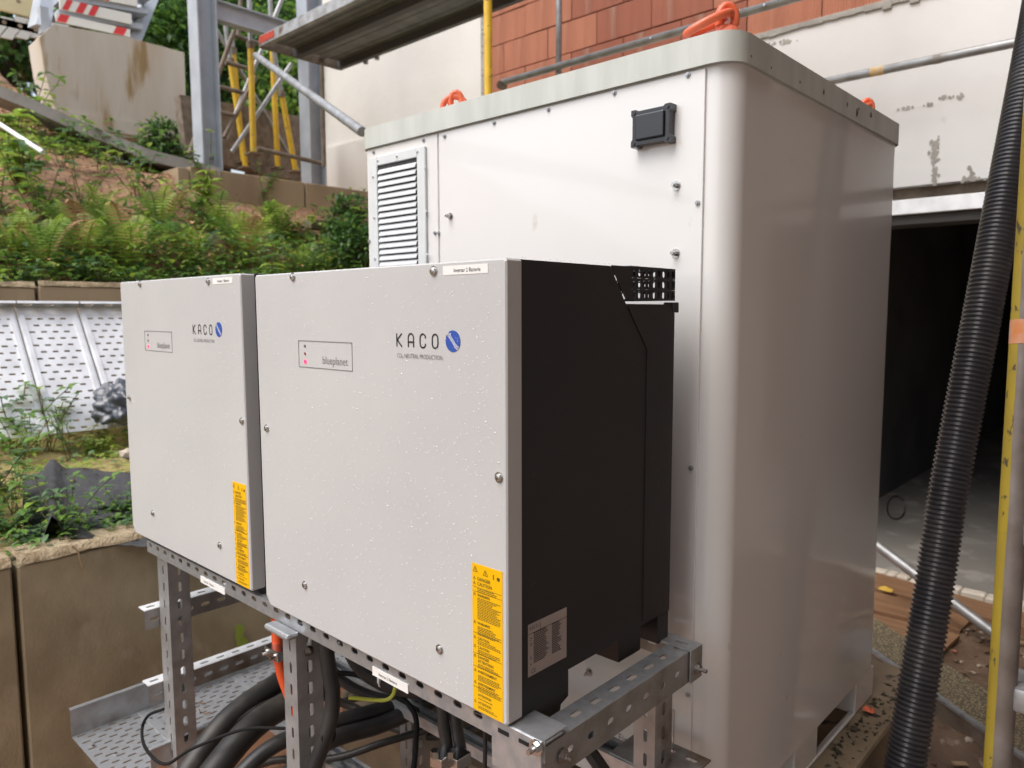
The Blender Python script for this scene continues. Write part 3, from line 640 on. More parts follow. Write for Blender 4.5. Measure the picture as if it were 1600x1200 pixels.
# ================================================================== INVERTERS
def kaco(mb, o, r, u, n, w, h):
    """wordmark from strokes: letters with rounded tops, w = full width, h = height"""
    lw = w * .13; gap = (w - 4 * lw) / 3; s = h * .13
    x = 0
    stroke(mb, [(x, 0), (x, h)], s, o, r, u, n); stroke(mb, [(x + lw, h), (x + s * .3, h * .5)], s, o, r, u, n); stroke(mb, [(x + s * .3, h * .52), (x + lw, 0)], s, o, r, u, n)
    x += lw + gap; arc = [(x + lw / 2 - lw / 2 * math.cos(a), h - lw / 2 + lw / 2 * math.sin(a)) for a in [i * math.pi / 8 for i in range(9)]]
    stroke(mb, [(x, 0)] + arc + [(x + lw, 0)], s, o, r, u, n); stroke(mb, [(x, h * .38), (x + lw, h * .38)], s, o, r, u, n)
    x += lw + gap; q = lw / 2
    top = [(x + q + q * math.cos(a), h - q + q * math.sin(a)) for a in [i * math.pi / 8 for i in range(9)]]; bot = [(x + q - q * math.cos(a), q - q * math.sin(a)) for a in [i * math.pi / 8 for i in range(9)]]
    stroke(mb, [(x + lw, h * .72)] + top + bot + [(x + lw, h * .28)], s, o, r, u, n)
    x += lw + gap; top = [(x + q + q * math.cos(a), h - q + q * math.sin(a)) for a in [i * math.pi / 8 for i in range(9)]]; bot = [(x + q - q * math.cos(a), q - q * math.sin(a)) for a in [i * math.pi / 8 for i in range(9)]]
    stroke(mb, top + bot, s, o, r, u, n, closed=True)
WI, ZB, ZT = .732, .858, 1.578
def inverter(x1, y0, label, tagtext, seed, ndrop):
    """x1 = right edge of the cover"""
    rnd = random.Random(seed); x0 = x1 - WI
    t = thing('inverter', label, 'inverter', (x0, y0, ZB), 'grey inverters on the steel frame')
    # cover: shallow hood with folded sides and a small bottom left chamfer
    c = .016; out = [(x0 + c, ZB), (x1 - .004, ZB), (x1, ZB + .004), (x1, ZT - .003), (x1 - .003, ZT), (x0 + .003, ZT), (x0, ZT - .003), (x0, ZB + c * 1.2)]
    mb = MB(); k = len(out); ins = .0025
    cxm, czm = (x0 + x1) / 2, (ZB + ZT) / 2
    def shr(p): return (p[0] + (ins if p[0] < cxm else -ins), p[1] + (ins if p[1] < czm else -ins))
    v = [(x, y0 + .033, z) for x, z in out] + [(x, y0 + ins, z) for x, z in out] + [(shr(p)[0], y0, shr(p)[1]) for p in out]
    fs = [tuple(range(2 * k, 3 * k))] + [(i, (i + 1) % k, (i + 1) % k + k, i + k) for i in range(k)] + [(i + k, (i + 1) % k + k, (i + 1) % k + 2 * k, i + 2 * k) for i in range(k)] + [tuple(range(k - 1, -1, -1))]
    mb.add(v, fs); cover = mb.build('front_cover', M['inv'], t)
    # black body with notched rear corner and cut-outs underneath; side profile in (Y,Z)
    yb = y0 + .034; xa, xb_ = x0 + .006, x1 - .005
    prof = [(yb, .828), (.935, .828), (.937, .838), (.957, .845), (.957, .892), (1.095, .892), (1.11, .897), (1.285, .897), (1.285, 1.513), (1.117, 1.513), (1.068, 1.578), (yb, 1.578)]
    mb = MB(); mb.prism([(xa, y, z) for y, z in prof], (xb_ - xa, 0, 0)); body = mb.build('body', M['black'], t)
    mb = MB()                                             # folded seam of the rear side panel, a shallow proud panel
    mb.prism([(xb_, y, z) for y, z in ((1.121, 1.508), (1.186, 1.43), (1.186, .905), (1.28, .905), (1.28, 1.508))], (.0018, 0, 0)); mb.build('side_panel', M['black'], body)
    MB().box((xa + .01, 1.245, .838), (xb_ - .0, 1.283, .8965), .002).build('rear_foot', M['black'], body)
    MB().box((xb_ - .09, 1.125, .8385), (xb_ - .012, 1.2, .8965), .002).build('cable_box', M['black'], body)
    MB().box((xb_ - .02, 1.275, 1.497), (xb_ + .004, 1.295, 1.517), .002).build('lug', M['black'], body)
    # perforated vent cage in the notch: side, back and top plates with slots
    cg = MB(); zz = [1.520, 1.540, 1.560]; 
    for z_ in zz: cg.slots((xb_ - .0015, 1.135, z_), (0, 1, 0), (0, 0, 1), .150, .0195, .0015, .0166, .0085, .0135, n=(1, 0, 0))
    cg.prism([(xb_ - .0015, y, z) for y, z in ((1.118, 1.520), (1.1345, 1.520), (1.1345, 1.5795), (1.07, 1.5795))], (.0015, 0, 0))
    for z_ in zz: cg.slots((xa, 1.2835, z_), (1, 0, 0), (0, 0, 1), xb_ - xa, .0195, .0015, .0185, .0105, .0135, n=(0, 1, 0))
    for z_ in zz: cg.slots((xa, 1.13, z_), (0, 1, 0), (0, 0, 1), .155, .0195, .0015, .0166, .0085, .0135, n=(1, 0, 0))
    cg.box((xa, 1.13, 1.5797), (xb_, 1.285, 1.581)); cg.build('vent_cage', M['black'], body)
    # screws and their washers, logo, panel, labels: positions measured from the right edge
    first = None
    for dx, z in ((-.580, 1.569), (-.159, 1.565), (-.702, 1.253), (-.016, 1.250), (-.570, .941), (-.156, .935)):
        if first is None:
            mb = MB(); L = wloc(cover)
            mb.tube([L, L + Vector((0, -.0015, 0))], .0085, 16); mb.tube([L + Vector((0, -.0015, 0)), L + Vector((0, -.0045, 0)), L + Vector((0, -.0055, 0))], lambda i: (.0062, .0055, .0035)[i], 14)
            first = o = mb.build('screw', M['steel'], cover, smooth=True)
        else: o = first.copy(); COL.objects.link(o)
        o.location = Vector((x1 + dx, y0, z)) - wloc(cover)
    N = Vector((0, -.0005, 0)); pan = MB(); a0, a1, b0, b1 = x1 - .568, x1 - .386, 1.391, 1.4445; wv = .0016
    for q in (((a0, b0), (a1, b0 + wv)), ((a0, b1 - wv), (a1, b1)), ((a0, b0 + wv), (a0 + wv, b1 - wv)), ((a1 - wv, b0 + wv), (a1, b1 - wv))):
        pan.box((q[0][0], y0 - .0006, q[0][1]), (q[1][0], y0 - .0001, q[1][1]))
    pan = pan.build('status_panel', M['grey_line'], cover)
    for z, m_, r in ((1.4335, M['greylamp'], .0028), (1.4185, M['redlamp'], .0028), (1.4025, M['red'], .0042)):
        MB().disc((a0 + .024, y0, z), (0, -1, 0), r, 14, .0012).build('status_lamp', m_, pan)
    text('panel_lettering', 'blueplanet', (a1 - .098, y0 - .0001, 1.401), X3, Z3, .0215, M['grey_line'], pan, .93)
    lg = MB(); kaco(lg, Vector((x1 - .256, y0 - .0005, 1.441)), X3, Z3, Vector((0, 0, 0)), .105, .0225); lg = lg.build('logo_lettering', M['ink'], cover, smooth=False)
    text('slogan', 'CO\u2082 NEUTRAL PRODUCTION', (x1 - .256, y0 - .0001, 1.4225), X3, Z3, .0105, M['grey_line'], lg, .82)
    MB().disc((x1 - .1155, y0, 1.4535), (0, -1, 0), .0172, 32, .0005).build('logo_disc', M['blue'], lg)
    wv_ = MB()
    for k in range(3):
        pts = []
        for i in range(17):
            q = -1 + i / 8; sx_ = q * .0158; sz_ = -.0128 * math.sin(q * 1.45) + (k - 1) * .0030
            rr = math.hypot(sx_, sz_)
            if rr > .0168: sz_ = math.copysign(math.sqrt(max(0, .0168 ** 2 - sx_ ** 2)), sz_)
            pts.append((sx_, sz_))
        stroke(wv_, pts, .0009, Vector((x1 - .1155, y0 - .0009, 1.4535)), X3, Z3, Vector((0, 0, 0)))
    wv_.build('logo_waves', M['white'], lg)
    nl = MB().box((x1 - .137, y0 - .0006, 1.5575), (x1 - .037, y0 - .0001, 1.5715)).build('name_strip', M['white'], cover)
    text('strip_lettering', tagtext, (x1 - .112, y0 - .0006, 1.5612), X3, Z3, .0088, M['ink'], nl, .9)
    # yellow warning sheet
    yl = MB().box((x1 - .076, y0 - .0006, .861), (x1 - .0095, y0 - .0001, 1.104)).build('warning_label', M['yellabel'], cover)
    yy = y0 - .0006; lx = x1 - .064
    mb = MB()
    def tri(cx, cz, r, w_=.0008):
        pts = [(cx + r * math.cos(a), cz + r * math.sin(a)) for a in (1.571, 3.665, 5.760)]
        for i in range(3): stroke(mb, [pts[i], pts[(i + 1) % 3]], w_, Vector((0, yy - .0005, 0)), X3, Z3, Vector((0, 0, 0)))
        stroke(mb, [(cx, cz - r * .25), (cx, cz + r * .5)], w_ * 1.2, Vector((0, yy - .0005, 0)), X3, Z3, Vector((0, 0, 0)))
    tri(x1 - .0685, 1.094, .0058); tri(x1 - .046, 1.092, .0058)
    mb.disc((x1 - .018, yy - .0002, 1.090), (0, -1, 0), .0032, 10, .0004); mb.box((x1 - .0292, yy - .0006, 1.087), (x1 - .0278, yy - .0001, 1.095))
    heads = [(1.078, 'DANGER', .0075), (1.070, 'CAUTION', .0075), (1.052, 'WARNING', .006), (1.006, 'WARNING', .006), (.981, 'CAUTION', .006), (.966, 'CAUTION', .006), (.950, 'DANGER', .0065), (.943, 'ATTENTION', .0065), (.926, 'AVERTISSEMENT', .006), (.906, 'AVERTISSEMENT', .0055), (.887, 'ATTENTION', .0055), (.874, 'ATTENTION', .0055)]
    hz = [h[0] for h in heads]
    for z, w_, sz in heads:
        text('warning_heading', w_, (lx, yy, z), X3, Z3, sz, M['inkb'], yl, .95, weight=.0001)
        if rnd.random() < .8: tri(x1 - .0705, z + .002, .003, .0005)
    z = 1.064
    while z > .866:
        if all(abs(z - (h + .002)) > .0045 for h in hz):
            x = lx; xe = x1 - .013 - rnd.random() ** 2 * .02
            while x < xe:
                w_ = rnd.uniform(.0018, .006); mb.box((x, yy - .0004, z), (min(x + w_, xe), yy - .0001, z + .0011)); x += w_ + .0011
        z -= .0026
    for z in (1.066, 1.0585, .9905, .9565, .935, .9, ): mb.box((x1 - .0745, yy - .0004, z), (x1 - .011, yy - .0001, z + .0005))
    mb.build('warning_text', M['inkb'], yl)
    # type plate on the black side
    pl = MB().box((xb_, .853, .917), (xb_ + .0006, .951, 1.004)).build('type_plate', M['greylab'], body); mb = MB(); px_ = xb_ + .0008
    def bar(y0_, y1_, z0_, z1_): mb.box((px_ - .0001, y0_, z0_), (px_ + .0003, y1_, z1_))
    z = .986
    while z > .934:
        for (ya, ye) in ((.858, .862), (.866, .905), (.912, .938)):
            y = ya; e_ = ye - rnd.random() * .012
            while y < e_: w_ = rnd.uniform(.002, .006); bar(y, min(y + w_, e_), z, z + .0013); y += w_ + .001
        z -= .0031
    bar(.853, .951, .9875, .9881); bar(.882, .8824, .988, 1.002)
    mb.build('plate_print', M['ink'], pl)
    text('plate_lettering', 'KACO', (px_ - .0003, .856, .994), Y3, Z3, .0085, M['ink'], pl, .9)
    text('plate_marks', 'CE', (px_ - .0003, .859, .921), Y3, Z3, .010, M['ink'], pl, 1.)
    # rain drops
    mb = MB(); pos = 0
    while pos < ndrop:
        x = rnd.uniform(x0 + .005, x1 - .005); z = rnd.uniform(ZB + .01, ZT - .004)
        dens = .35 + .65 * (noise.noise(Vector((x * 5, z * 5, seed))) * .5 + .5) + (.4 if x > x1 - .25 else 0)
        if rnd.random() > dens: continue
        if x > x1 - .082 and z < 1.11: continue
        r = rnd.uniform(.0006, .0012) * (1.5 if rnd.random() < .06 else 1); ct = Vector((x, y0, z)); ring = [ct + Vector((math.cos(a) * r, 0, math.sin(a) * r * 1.15)) for a in [j * 1.0472 for j in range(6)]]
        mid = [ct + Vector((math.cos(a) * r * .7, -r * .4, math.sin(a) * r * .75)) for a in [j * 1.0472 for j in range(6)]]
        mb.add(ring + mid + [ct + Vector((0, -r * .6, 0))], [(j, (j + 1) % 6, (j + 1) % 6 + 6, j + 6) for j in range(6)] + [(j + 6, (j + 1) % 6 + 6, 12) for j in range(6)]); pos += 1
    for _ in range(60):
        z = rnd.uniform(ZB + .01, ZT - .01); y = y0 + rnd.uniform(.006, .03); r = rnd.uniform(.0006, .0011); ct = Vector((x1, y, z))
        ring = [ct + Vector((0, math.cos(a) * r, math.sin(a) * r)) for a in [j * 1.0472 for j in range(6)]]
        mb.add(ring + [ct + Vector((r * .6, 0, 0))], [(j, (j + 1) % 6, 6) for j in range(6)])
    # beads along the top edges
    for _ in range(110):
        if rnd.random() < .5: ct = Vector((rnd.uniform(x0, x1), y0 + rnd.uniform(.002, .03), ZT))
        else: ct = Vector((xb_ - rnd.uniform(0, .01), rnd.uniform(yb, 1.28), 1.5785 if _ % 2 else 1.5812))
        r = rnd.uniform(.0008, .0018); ring = [ct + Vector((math.cos(a) * r, math.sin(a) * r, 0)) for a in [j * 1.0472 for j in range(6)]]
        mb.add(ring + [ct + Vector((0, 0, r * .7))], [(j, (j + 1) % 6, 6) for j in range(6)])
    stuff(mb.build('rain_drops', M['drop'], t, smooth='leaf'))
    return t
inverter(-.750, .800, 'nearer right grey inverter with black body side and wet front cover', 'Inverter 2 Batterie', 3, 1500)
li = inverter(-1.545, .800, 'farther left grey inverter in front of the green slope', 'Inverter 1 Batterie', 8, 1100)
li.scale = (.944, 1, .995); li.location.x += WI * .056; li.location.z += .010

# ================================================================== MOUNTING FRAME OF SLOTTED CHANNEL
fr = thing('mounting_frame', 'galvanised slotted steel frame carrying both inverters', 'frame', (-1.4, 1.0, GZ))
def channel(name, p, axis, L, face_n, wf, wfl, t=.0025, pitch=.05, parent=fr, m=None, sl=.024, sw=.011, open_=True, off=0., vcf=None, flange_slots=True):
    """U channel: web of width wf facing face_n, two flanges of width wfl going back from it, starting at corner p along axis"""
    p = Vector(p); a = Vector(axis).normalized(); n = Vector(face_n).normalized(); s = n.cross(a).normalized()
    mb = MB(); mb.slots(p - s * wf / 2, a, s, L, wf, t, pitch, sl, sw, off, vcf, n=-n)
    for sg in (-1, 1):
        o = p + s * sg * (wf / 2) - n * (t + .0001)
        if sg > 0: o = o - s * t
        if flange_slots: mb.slots(o, a, -n, L, wfl, t, pitch, sl, sw, off, n=s)
        else: mb.box_q(o, a, -n, s * t, 0, L, 0, wfl)
    return mb.build(name, m or M['zinc'], parent)
# front beam: web facing the viewer
MB().slots((-2.17, .812, .8205), (1, 0, 0), (0, 0, 1), 1.485, .034, .0025, .0488, .021, .0115, vc=.023, n=(0, 1, 0)).build('front_beam', M['zinc'], fr)
MB().slots((-2.17, .8147, .852), (1, 0, 0), (0, 1, 0), 1.485, .040, .0024, .0488, .021, .011, n=(0, 0, -1)).build('front_beam_flange', M['zinc'], fr)
# right corner bracket
br = MB(); br.box((-.792, .8065, .776), (-.6875, .8090, .8555), .001, seg=1); br.box((-.756, .8092, .853), (-.6875, .870, .8555), .0008, seg=1); br.box((-.6898, .8092, .776), (-.6872, .812, .8528))
br = br.build('corner_bracket', M['zinc'], fr)
def bolt(c, n, r=.0085, parent=fr, L=.02):
    c = Vector(c); n = Vector(n); mb = MB(); mb.tube([c, c + n * .002], r * 1.45, 16); mb.tube([c + n * .002, c + n * .009], r, 6); mb.tube([c + n * .009, c + n * L], r * .5, 10); return mb.build('bolt', M['steel'], parent)
bolt((P(838, 1168, 'y', .806).x, .8065, P(838, 1168, 'y', .806).z), (0, -1, 0), parent=br)
mb = MB(); mb.box((-.732, .8050, .839), (-.712, .8064, .845)); mb.box((-.776, .8050, .838), (-.754, .8064, .8445)); mb.build('bracket_slot', M['blackhole'], br)
# right side beam, along the depth
MB().slots((-.742, .8125, .839), (0, 1, 0), (1, 0, 0), .486, .049, .0025, .055, .026, .0115, off=.035, n=(0, 0, -1)).build('side_beam_top', M['zinc'], fr)
sb = MB(); sb.slots((-.6925, .8125, .776), (0, 1, 0), (0, 0, 1), .486, .063, .0025, .055, .018, .012, off=.045, n=(-1, 0, 0)); sb = sb.build('side_beam', M['zincd'], fr)
bolt((-.690, .862, .808), (1, 0, 0), parent=sb, L=.018); bolt((-.6868, 1.277, .800), (1, 0, 0), parent=sb, L=.022)
MB().slots((-.86, 1.254, .8425), (1, 0, 0), (0, 1, 0), .1735, .045, .0025, .06, .028, .012, off=.05, n=(0, 0, -1)).build('rear_bracket', M['zinc'], fr)
MB().box((-.6893, 1.254, .776), (-.6868, 1.299, .8398)).build('rear_bracket_side', M['zincd'], fr)
MB().slots((-2.13, 1.300, .787), (1, 0, 0), (0, 0, 1), 1.44, .045, .0025, .05, .022, .011, n=(0, 1, 0)).build('rear_beam', M['zincd'], fr)
# posts: web towards +X, light flange towards the viewer
def post(x0, x1, y0, y1, z0, z1):
    pt = MB(); L = z1 - z0
    pt.slots((x1, y0 + .0026, z0), (0, 0, 1), (0, 1, 0), L, y1 - y0 - .0026, .0025, .05, .028, .013, n=(-1, 0, 0))
    pt.slots((x0, y0, z0), (0, 0, 1), (1, 0, 0), L, x1 - x0, .0025, .05, .026, .008, n=(0, 1, 0), vc=(x1 - x0) * .55)
    pt.slots((x0, y1 + .0001, z0), (0, 0, 1), (1, 0, 0), L, x1 - x0, .0025, .05, .026, .008, n=(0, 1, 0))
    return pt.build('post', M['zincd'], fr)
pm = post(-1.445, -1.391, .816, .878, GZ, .826)
post(-2.150, -2.082, .83, .888, GZ, .815)
post(-.742, -.6955, .83, .885, GZ, .775)
post(-1.545, -1.495, 1.215, 1.275, GZ, .785)
post(-.770, -.722, 1.185, 1.245, .603, .785)
post(-2.07, -2.02, 1.215, 1.275, GZ, .785)
post(-.768, -.72, 1.187, 1.243, GZ, .596)
bolt((-1.3905, .846, .762), (1, 0, 0), parent=pm, L=.014, r=.008)
# sloping head plate of the middle post
cp = [P(421, 967, 'y', .792), P(430, 966, 'y', .80), P(476, 990, 'y', .80), P(468, 1001, 'y', .792)]
mb = MB(); mb.box((-1.462, .780, .810), (-1.365, .811, .824), .006); mb.build('head_plate', M['zinc'], fr)
# rails along the depth on the left
for z1_, h_ in ((.655, .058), (.432, .055)):
    mb = MB(); mb.slots((-2.200, .79, z1_), (0, 1, 0), (1, 0, 0), .52, .045, .0025, .05, .026, .010, n=(0, 0, -1)); mb.build('rail_top', M['zincb'], fr)
    mb = MB(); mb.slots((-2.155, .79, z1_ - h_), (0, 1, 0), (0, 0, 1), .52, h_ - .0026, .0025, .05, .026, .011, n=(-1, 0, 0)); mb.build('rail', M['zincd'], fr)
# rails along the width, behind and below
def urail(x0, x1, y, z, w=.04, h=.028):
    mb = MB(); mb.box((x0, y, z - h), (x1, y + .0025, z)); mb.box((x0, y + w - .0025, z - h), (x1, y + w, z)); mb.box((x0, y + .0026, z - h), (x1, y + w - .0026, z - h + .0025))
    mb.box((x0, y + .0026, z - .0025), (x1, y + .011, z)); mb.box((x0, y + w - .011, z - .0025), (x1, y + w - .0026, z)); return mb.build('rail', M['zinc'], fr)
urail(-2.05, -.72, 1.17, .468); urail(-1.7, -.66, 1.185, .602, .06)
a = P(465, 1160, 'y', 1.05); urail(-2.05, -.74, 1.05, a.z, .045); urail(-2.05, -.74, 1.12, a.z - .05, .045)
MB().slots((-.83, 1.19, .605), (1, 0, 0), (0, 1, 0), .165, .115, .003, .05, .026, .013, off=.06, vc=.09, n=(0, 0, -1)).build('base_plate', M['zincd'], fr)
MB().tube([P(905, 1150, 'y', 1.02), P(960, 1230, 'y', 1.02)], .013, 8).build('strut', M['rubber'], fr)
# paper strips stuck on the front beam
for (a0, a1) in ((-1.110, -1.005), (-1.83, -1.70)):
    st = MB().box((a0, .8100, .8160), (a1, .8117, .8330)).build('white_strip', M['white'], fr)
    text('strip_lettering', 'Inverter 2 Batterie' if a0 > -1.5 else 'Inverter 1 Batterie', (a0 + .02, .8100, .8215), X3, Z3, .008, M['ink'], st, .9)

# ------------------------------------------------------------------ cable tray
ct = thing('cable_tray', 'galvanised perforated cable tray on the ground beside the brown wall', 'cable tray', (-2.3, .67, .2))
tx0, tx1, ty0, ty1, tz = -2.462, -2.12, .672, 2.6, .205
mb = MB(); nr = 14; wr = (tx1 - tx0) / nr
for i in range(nr):
    mb.slots((tx0 + i * wr, ty0, tz), (0, 1, 0), (1, 0, 0), ty1 - ty0, wr, .0015, .045, .024, wr * .30, off=(i % 2) * .0225, n=(0, 0, -1))
mb.build('tray_floor', M['zinc'], ct)
MB().box((tx0 - .002, ty0, tz - .002), (tx0, ty1, tz + .085)).build('tray_side', M['zincd'], ct)
MB().box((tx0 - .012, ty0, tz + .0853), (tx0 + .004, ty1, tz + .089), .001, seg=1).build('tray_lip', M['zinc'], ct)
MB().box((tx1, ty0 + .1, tz - .002), (tx1 + .002, ty1, tz + .055)).build('tray_side', M['zincd'], ct)
MB().box((tx1 - .01, ty0 + .1, tz + .0553), (tx1 + .006, ty1, tz + .059), .001, seg=1).build('tray_lip', M['zinc'], ct)
for y in (.86, 1.18, 1.5):
    b = MB().box((tx0 + .003, y, tz + .0003), (tx1 - .003, y + .032, tz + .004), .001, seg=1).build('cross_rib', M['zinc'], ct)
    for k in range(3): MB().disc((tx0 + .08 + k * .09, y + .016, tz + .004), (0, 0, 1), .005, 10, .002).build('rivet', M['steel'], b)
for y, x in ((.70, -2.36), (.73, -2.27), (.80, -2.2)): MB().disc((x, y, tz), (0, 0, 1), .005, 10, .003).build('rivet', M['steel'], ct)
mb = MB()
for i in range(8):
    a = Vector((-2.33 + random.uniform(-.05, .05), 1.02 + random.uniform(-.05, .05), tz + .004)); b = a + Vector((random.uniform(-.02, .02), random.uniform(-.02, .02), .004)); mb.tube([a, b], .002, 5)
tag(mb.build('dry_twig', M['litter2']), 'small dry brown twig lying on the cable tray', 'twig')

# ------------------------------------------------------------------ cables
def cable(pts, r, m, lab, name='cable', seg=12, group=None, sm=8):
    return tag(MB().tube(pts, r, seg, smooth=sm).build(name, m, smooth=True), lab, 'cable', group)
def D(px, py, d): return PD(px, py, d)
cable([D(505, 975, 1.62), D(513, 1040, 1.62), D(520, 1090, 1.62), D(512, 1140, 1.62), D(490, 1200, 1.62), D(470, 1240, 1.62)], .017, M['rubber'], 'thick black cable curving down right beside the middle post')
cable([D(300, 1250, 1.75), D(380, 1150, 1.88), D(440, 1105, 2.0), D(520, 1065, 2.15)], .034, M['rubberd'], 'thick dusty black cable, the lower one of the pair over the tray')
cable([D(270, 1240, 1.85), D(350, 1130, 1.98), D(430, 1070, 2.1), D(500, 1035, 2.2)], .030, M['rubberd'], 'thick dusty black cable, the upper one of the pair over the tray')
cable([D(330, 1260, 1.7), D(420, 1170, 1.8), D(520, 1130, 1.9), D(620, 1100, 2.0), D(700, 1060, 2.05), D(770, 1010, 2.05)], .020, M['rubber'], 'black cable sweeping over the orange clay towards the right, upper strand')
cable([D(430, 1230, 1.75), D(510, 1160, 1.85), D(600, 1130, 1.95), D(690, 1085, 2.0), D(760, 1030, 2.0)], .022, M['rubber'], 'black cable sweeping over the orange clay towards the right, lower strand')
cable([D(380, 1210, 2.2), D(480, 1130, 2.25), D(560, 1090, 2.3), D(660, 1100, 2.35), D(780, 1080, 2.35)], .011, M['rubber'], 'thin black cable behind the sweeping ones')
cable([D(540, 1000, 1.9), D(560, 1040, 1.9), D(600, 1068, 1.9), D(660, 1080, 1.9), D(740, 1060, 1.9)], .018, M['rubber'], 'black cable looping down behind the front beam, outer loop')
cable([D(535, 985, 1.95), D(575, 1020, 1.95), D(620, 1045, 1.95), D(680, 1060, 1.95), D(760, 1040, 1.95)], .015, M['rubber'], 'black cable looping behind the front beam, inner loop')
cable([D(300, 1195, 1.9), D(380, 1120, 2.0), D(470, 1085, 2.1), D(540, 1100, 2.15), D(610, 1135, 2.1), D(680, 1150, 2.05), D(760, 1130, 2.0), D(850, 1060, 1.9)], .012, M['rubberd'], 'medium black cable sagging across behind the middle post')
cable([D(350, 1230, 1.95), D(420, 1190, 2.0), D(520, 1185, 2.0), D(600, 1160, 2.0), D(690, 1130, 2.0), D(800, 1060, 1.9)], .010, M['rubberd'], 'medium black cable lying low on the clay between the posts')
cable([D(500, 1010, 2.0), D(530, 1060, 2.0), D(590, 1090, 2.0), D(650, 1092, 2.0), D(700, 1080, 1.9)], .014, M['rubber'], 'black cable dropping behind the front beam to the back post')
cable([D(470, 1060, 1.9), D(540, 1052, 1.95), D(600, 1070, 1.95), D(645, 1110, 1.9), D(650, 1160, 1.85), D(640, 1250, 1.8)], .007, M['wire'], 'thin black wire arching between the middle and back posts')
for px, py, d_, rr_ in ((600, 1062, 1.9, .023), (512, 1150, 1.62, .0195)):
    c = D(px, py, d_); tag(MB().tube([c + Vector((-.004, 0, 0)), c + Vector((.004, .001, .001))], rr_, 16).build('cable_tie', M['white' if rr_ == .023 else 'wire'], smooth=True), {.023: 'pale cable tie around the looping black cable', .026: 'dark tie on the sweeping black cables', .0195: 'dark tie on the thick cable beside the middle post'}[rr_], 'cable tie')
for i, (xa, xb2) in enumerate(((690, 700), (710, 720))):
    cable([D(xa, 1085, 1.52), D(xa + 3, 1130, 1.52), D(xb2, 1175, 1.52), D(xb2 + 6, 1240, 1.52)], .0125, M['rubber'], 'left of the two black cables held by the double clamp' if i == 0 else 'right of the two black cables held by the double clamp')
cable([D(758, 1120, 1.33), D(758, 1170, 1.33), D(757, 1230, 1.33)], .004, M['rubber'], 'thin black cable hanging under the front beam near the corner')
cable([D(545, 1090, 1.7), D(596, 1094, 1.7), D(612, 1088, 1.7), D(618, 1070, 1.7), D(618, 1040, 1.7)], .0045, M['yg'], 'short yellow green earth wire under the front beam')
cable([D(432, 965, 1.75), D(434, 1010, 1.75), D(440, 1050, 1.75), D(452, 1085, 1.75), D(470, 1130, 1.75)], .013, M['orangec'], 'orange red conduit left of the middle post', name='conduit')
cable([D(256, 1108, 1.98), D(232, 1118, 1.98), D(222, 1140, 1.98), D(228, 1170, 1.9), D(258, 1194, 1.8), D(300, 1170, 1.8), D(380, 1140, 1.8), D(450, 1138, 1.8)], .004, M['wire'], 'thin black wire looped around the left post onto the tray', seg=8)
t = thing('cable_clamp', 'double steel cable clamp under the right inverter', 'clamp', D(700, 1185, 1.5))
for px in (692, 716):
    c = D(px, 1186, 1.49); MB().box(c + Vector((-.018, -.02, -.014)), c + Vector((.018, .02, .014)), .003).build('clamp_body', M['steel'], t)
    MB().tube([c + Vector((0, -.02, .014)), c + Vector((0, -.02, .028))], .010, 6).build('clamp_nut', M['steel'], t)
t = thing('cable_clamp', 'small steel clamp on the orange conduit', 'clamp', D(432, 1020, 1.7))
c = D(430, 1020, 1.72); MB().box(c + Vector((-.03, -.012, -.012)), c + Vector((.03, .018, .012)), .003).build('clamp_body', M['steel'], t)
for k in (-1, 1): MB().tube([c + Vector((.018 * k, -.012, 0)), c + Vector((.018 * k, -.024, 0))], .006, 6).build('clamp_nut', M['steel'], t)
t = tag(MB().tube([D(762, 1140, 1.36), D(786, 1152, 1.33), D(790, 1200, 1.33), D(789, 1240, 1.33)], .002, 6).build('wire_hook', M['steel'], smooth=True), 'thin bent steel wire hanging under the corner bracket', 'wire')

# ================================================================== RIGHT SIDE: HOSE, SCAFFOLD POLE, DEBRIS
key = [(1664, -250, 2.35), (1627, 0, 2.25), (1571, 300, 2.17), (1533, 500, 2.13), (1485, 750, 2.10), (1462, 900, 2.08), (1414, 1200, 2.03), (1370, 1480, 1.98)]
kp = [PD(*k) for k in key]
cur = []; e = [kp[0] * 2 - kp[1]] + kp + [kp[-1] * 2 - kp[-2]]
for i in range(1, len(e) - 2):
    for k in range(40):
        tt = k / 40; a, b, c, d = e[i - 1:i + 3]; cur.append(.5 * ((2 * b) + (c - a) * tt + (2 * a - 5 * b + 4 * c - d) * tt * tt + (3 * b - a - 3 * c + d) * tt ** 3))
cur.append(kp[-1])
dist = [0]
for a, b in zip(cur[:-1], cur[1:]): dist.append(dist[-1] + (b - a).length)
pitch = .0132; pts = []; rs = []; s_ = 0; j = 0; ph = 0
while s_ < dist[-1]:
    while dist[j + 1] < s_: j += 1
    f_ = (s_ - dist[j]) / (dist[j + 1] - dist[j]); pts.append(cur[j].lerp(cur[j + 1], f_)); rs.append((.0455, .0498, .0508, .0498, .0455, .0450)[ph % 6]); ph += 1; s_ += pitch / 6
tag(MB().tube(pts, lambda i: rs[i], 26).build('corrugated_hose', M['hose'], smooth='s'), 'thick black corrugated hose leaning past the white cabinet', 'hose')
pa = PD(1559, 1200, 1.47); pc = PD(1614, 290, 1.50); pdv = (pc - pa) / (pc.z - pa.z)
def pz(z): return pa + pdv * (z - pa.z)
t = thing('scaffold_standard', 'near upright scaffold tube with worn yellow paint on one side at the right edge', 'pole', pz(GZ))
m_ = mat('scaffold_tube_grey_brown', (.17, .14, .12), .55, .35, c2=(.26, .23, .21), vs=14, bump=.0006, bs=50)
MB().tube([pz(GZ), pz(4.2)], .0242, 24).build('tube', m_, t, smooth=True)
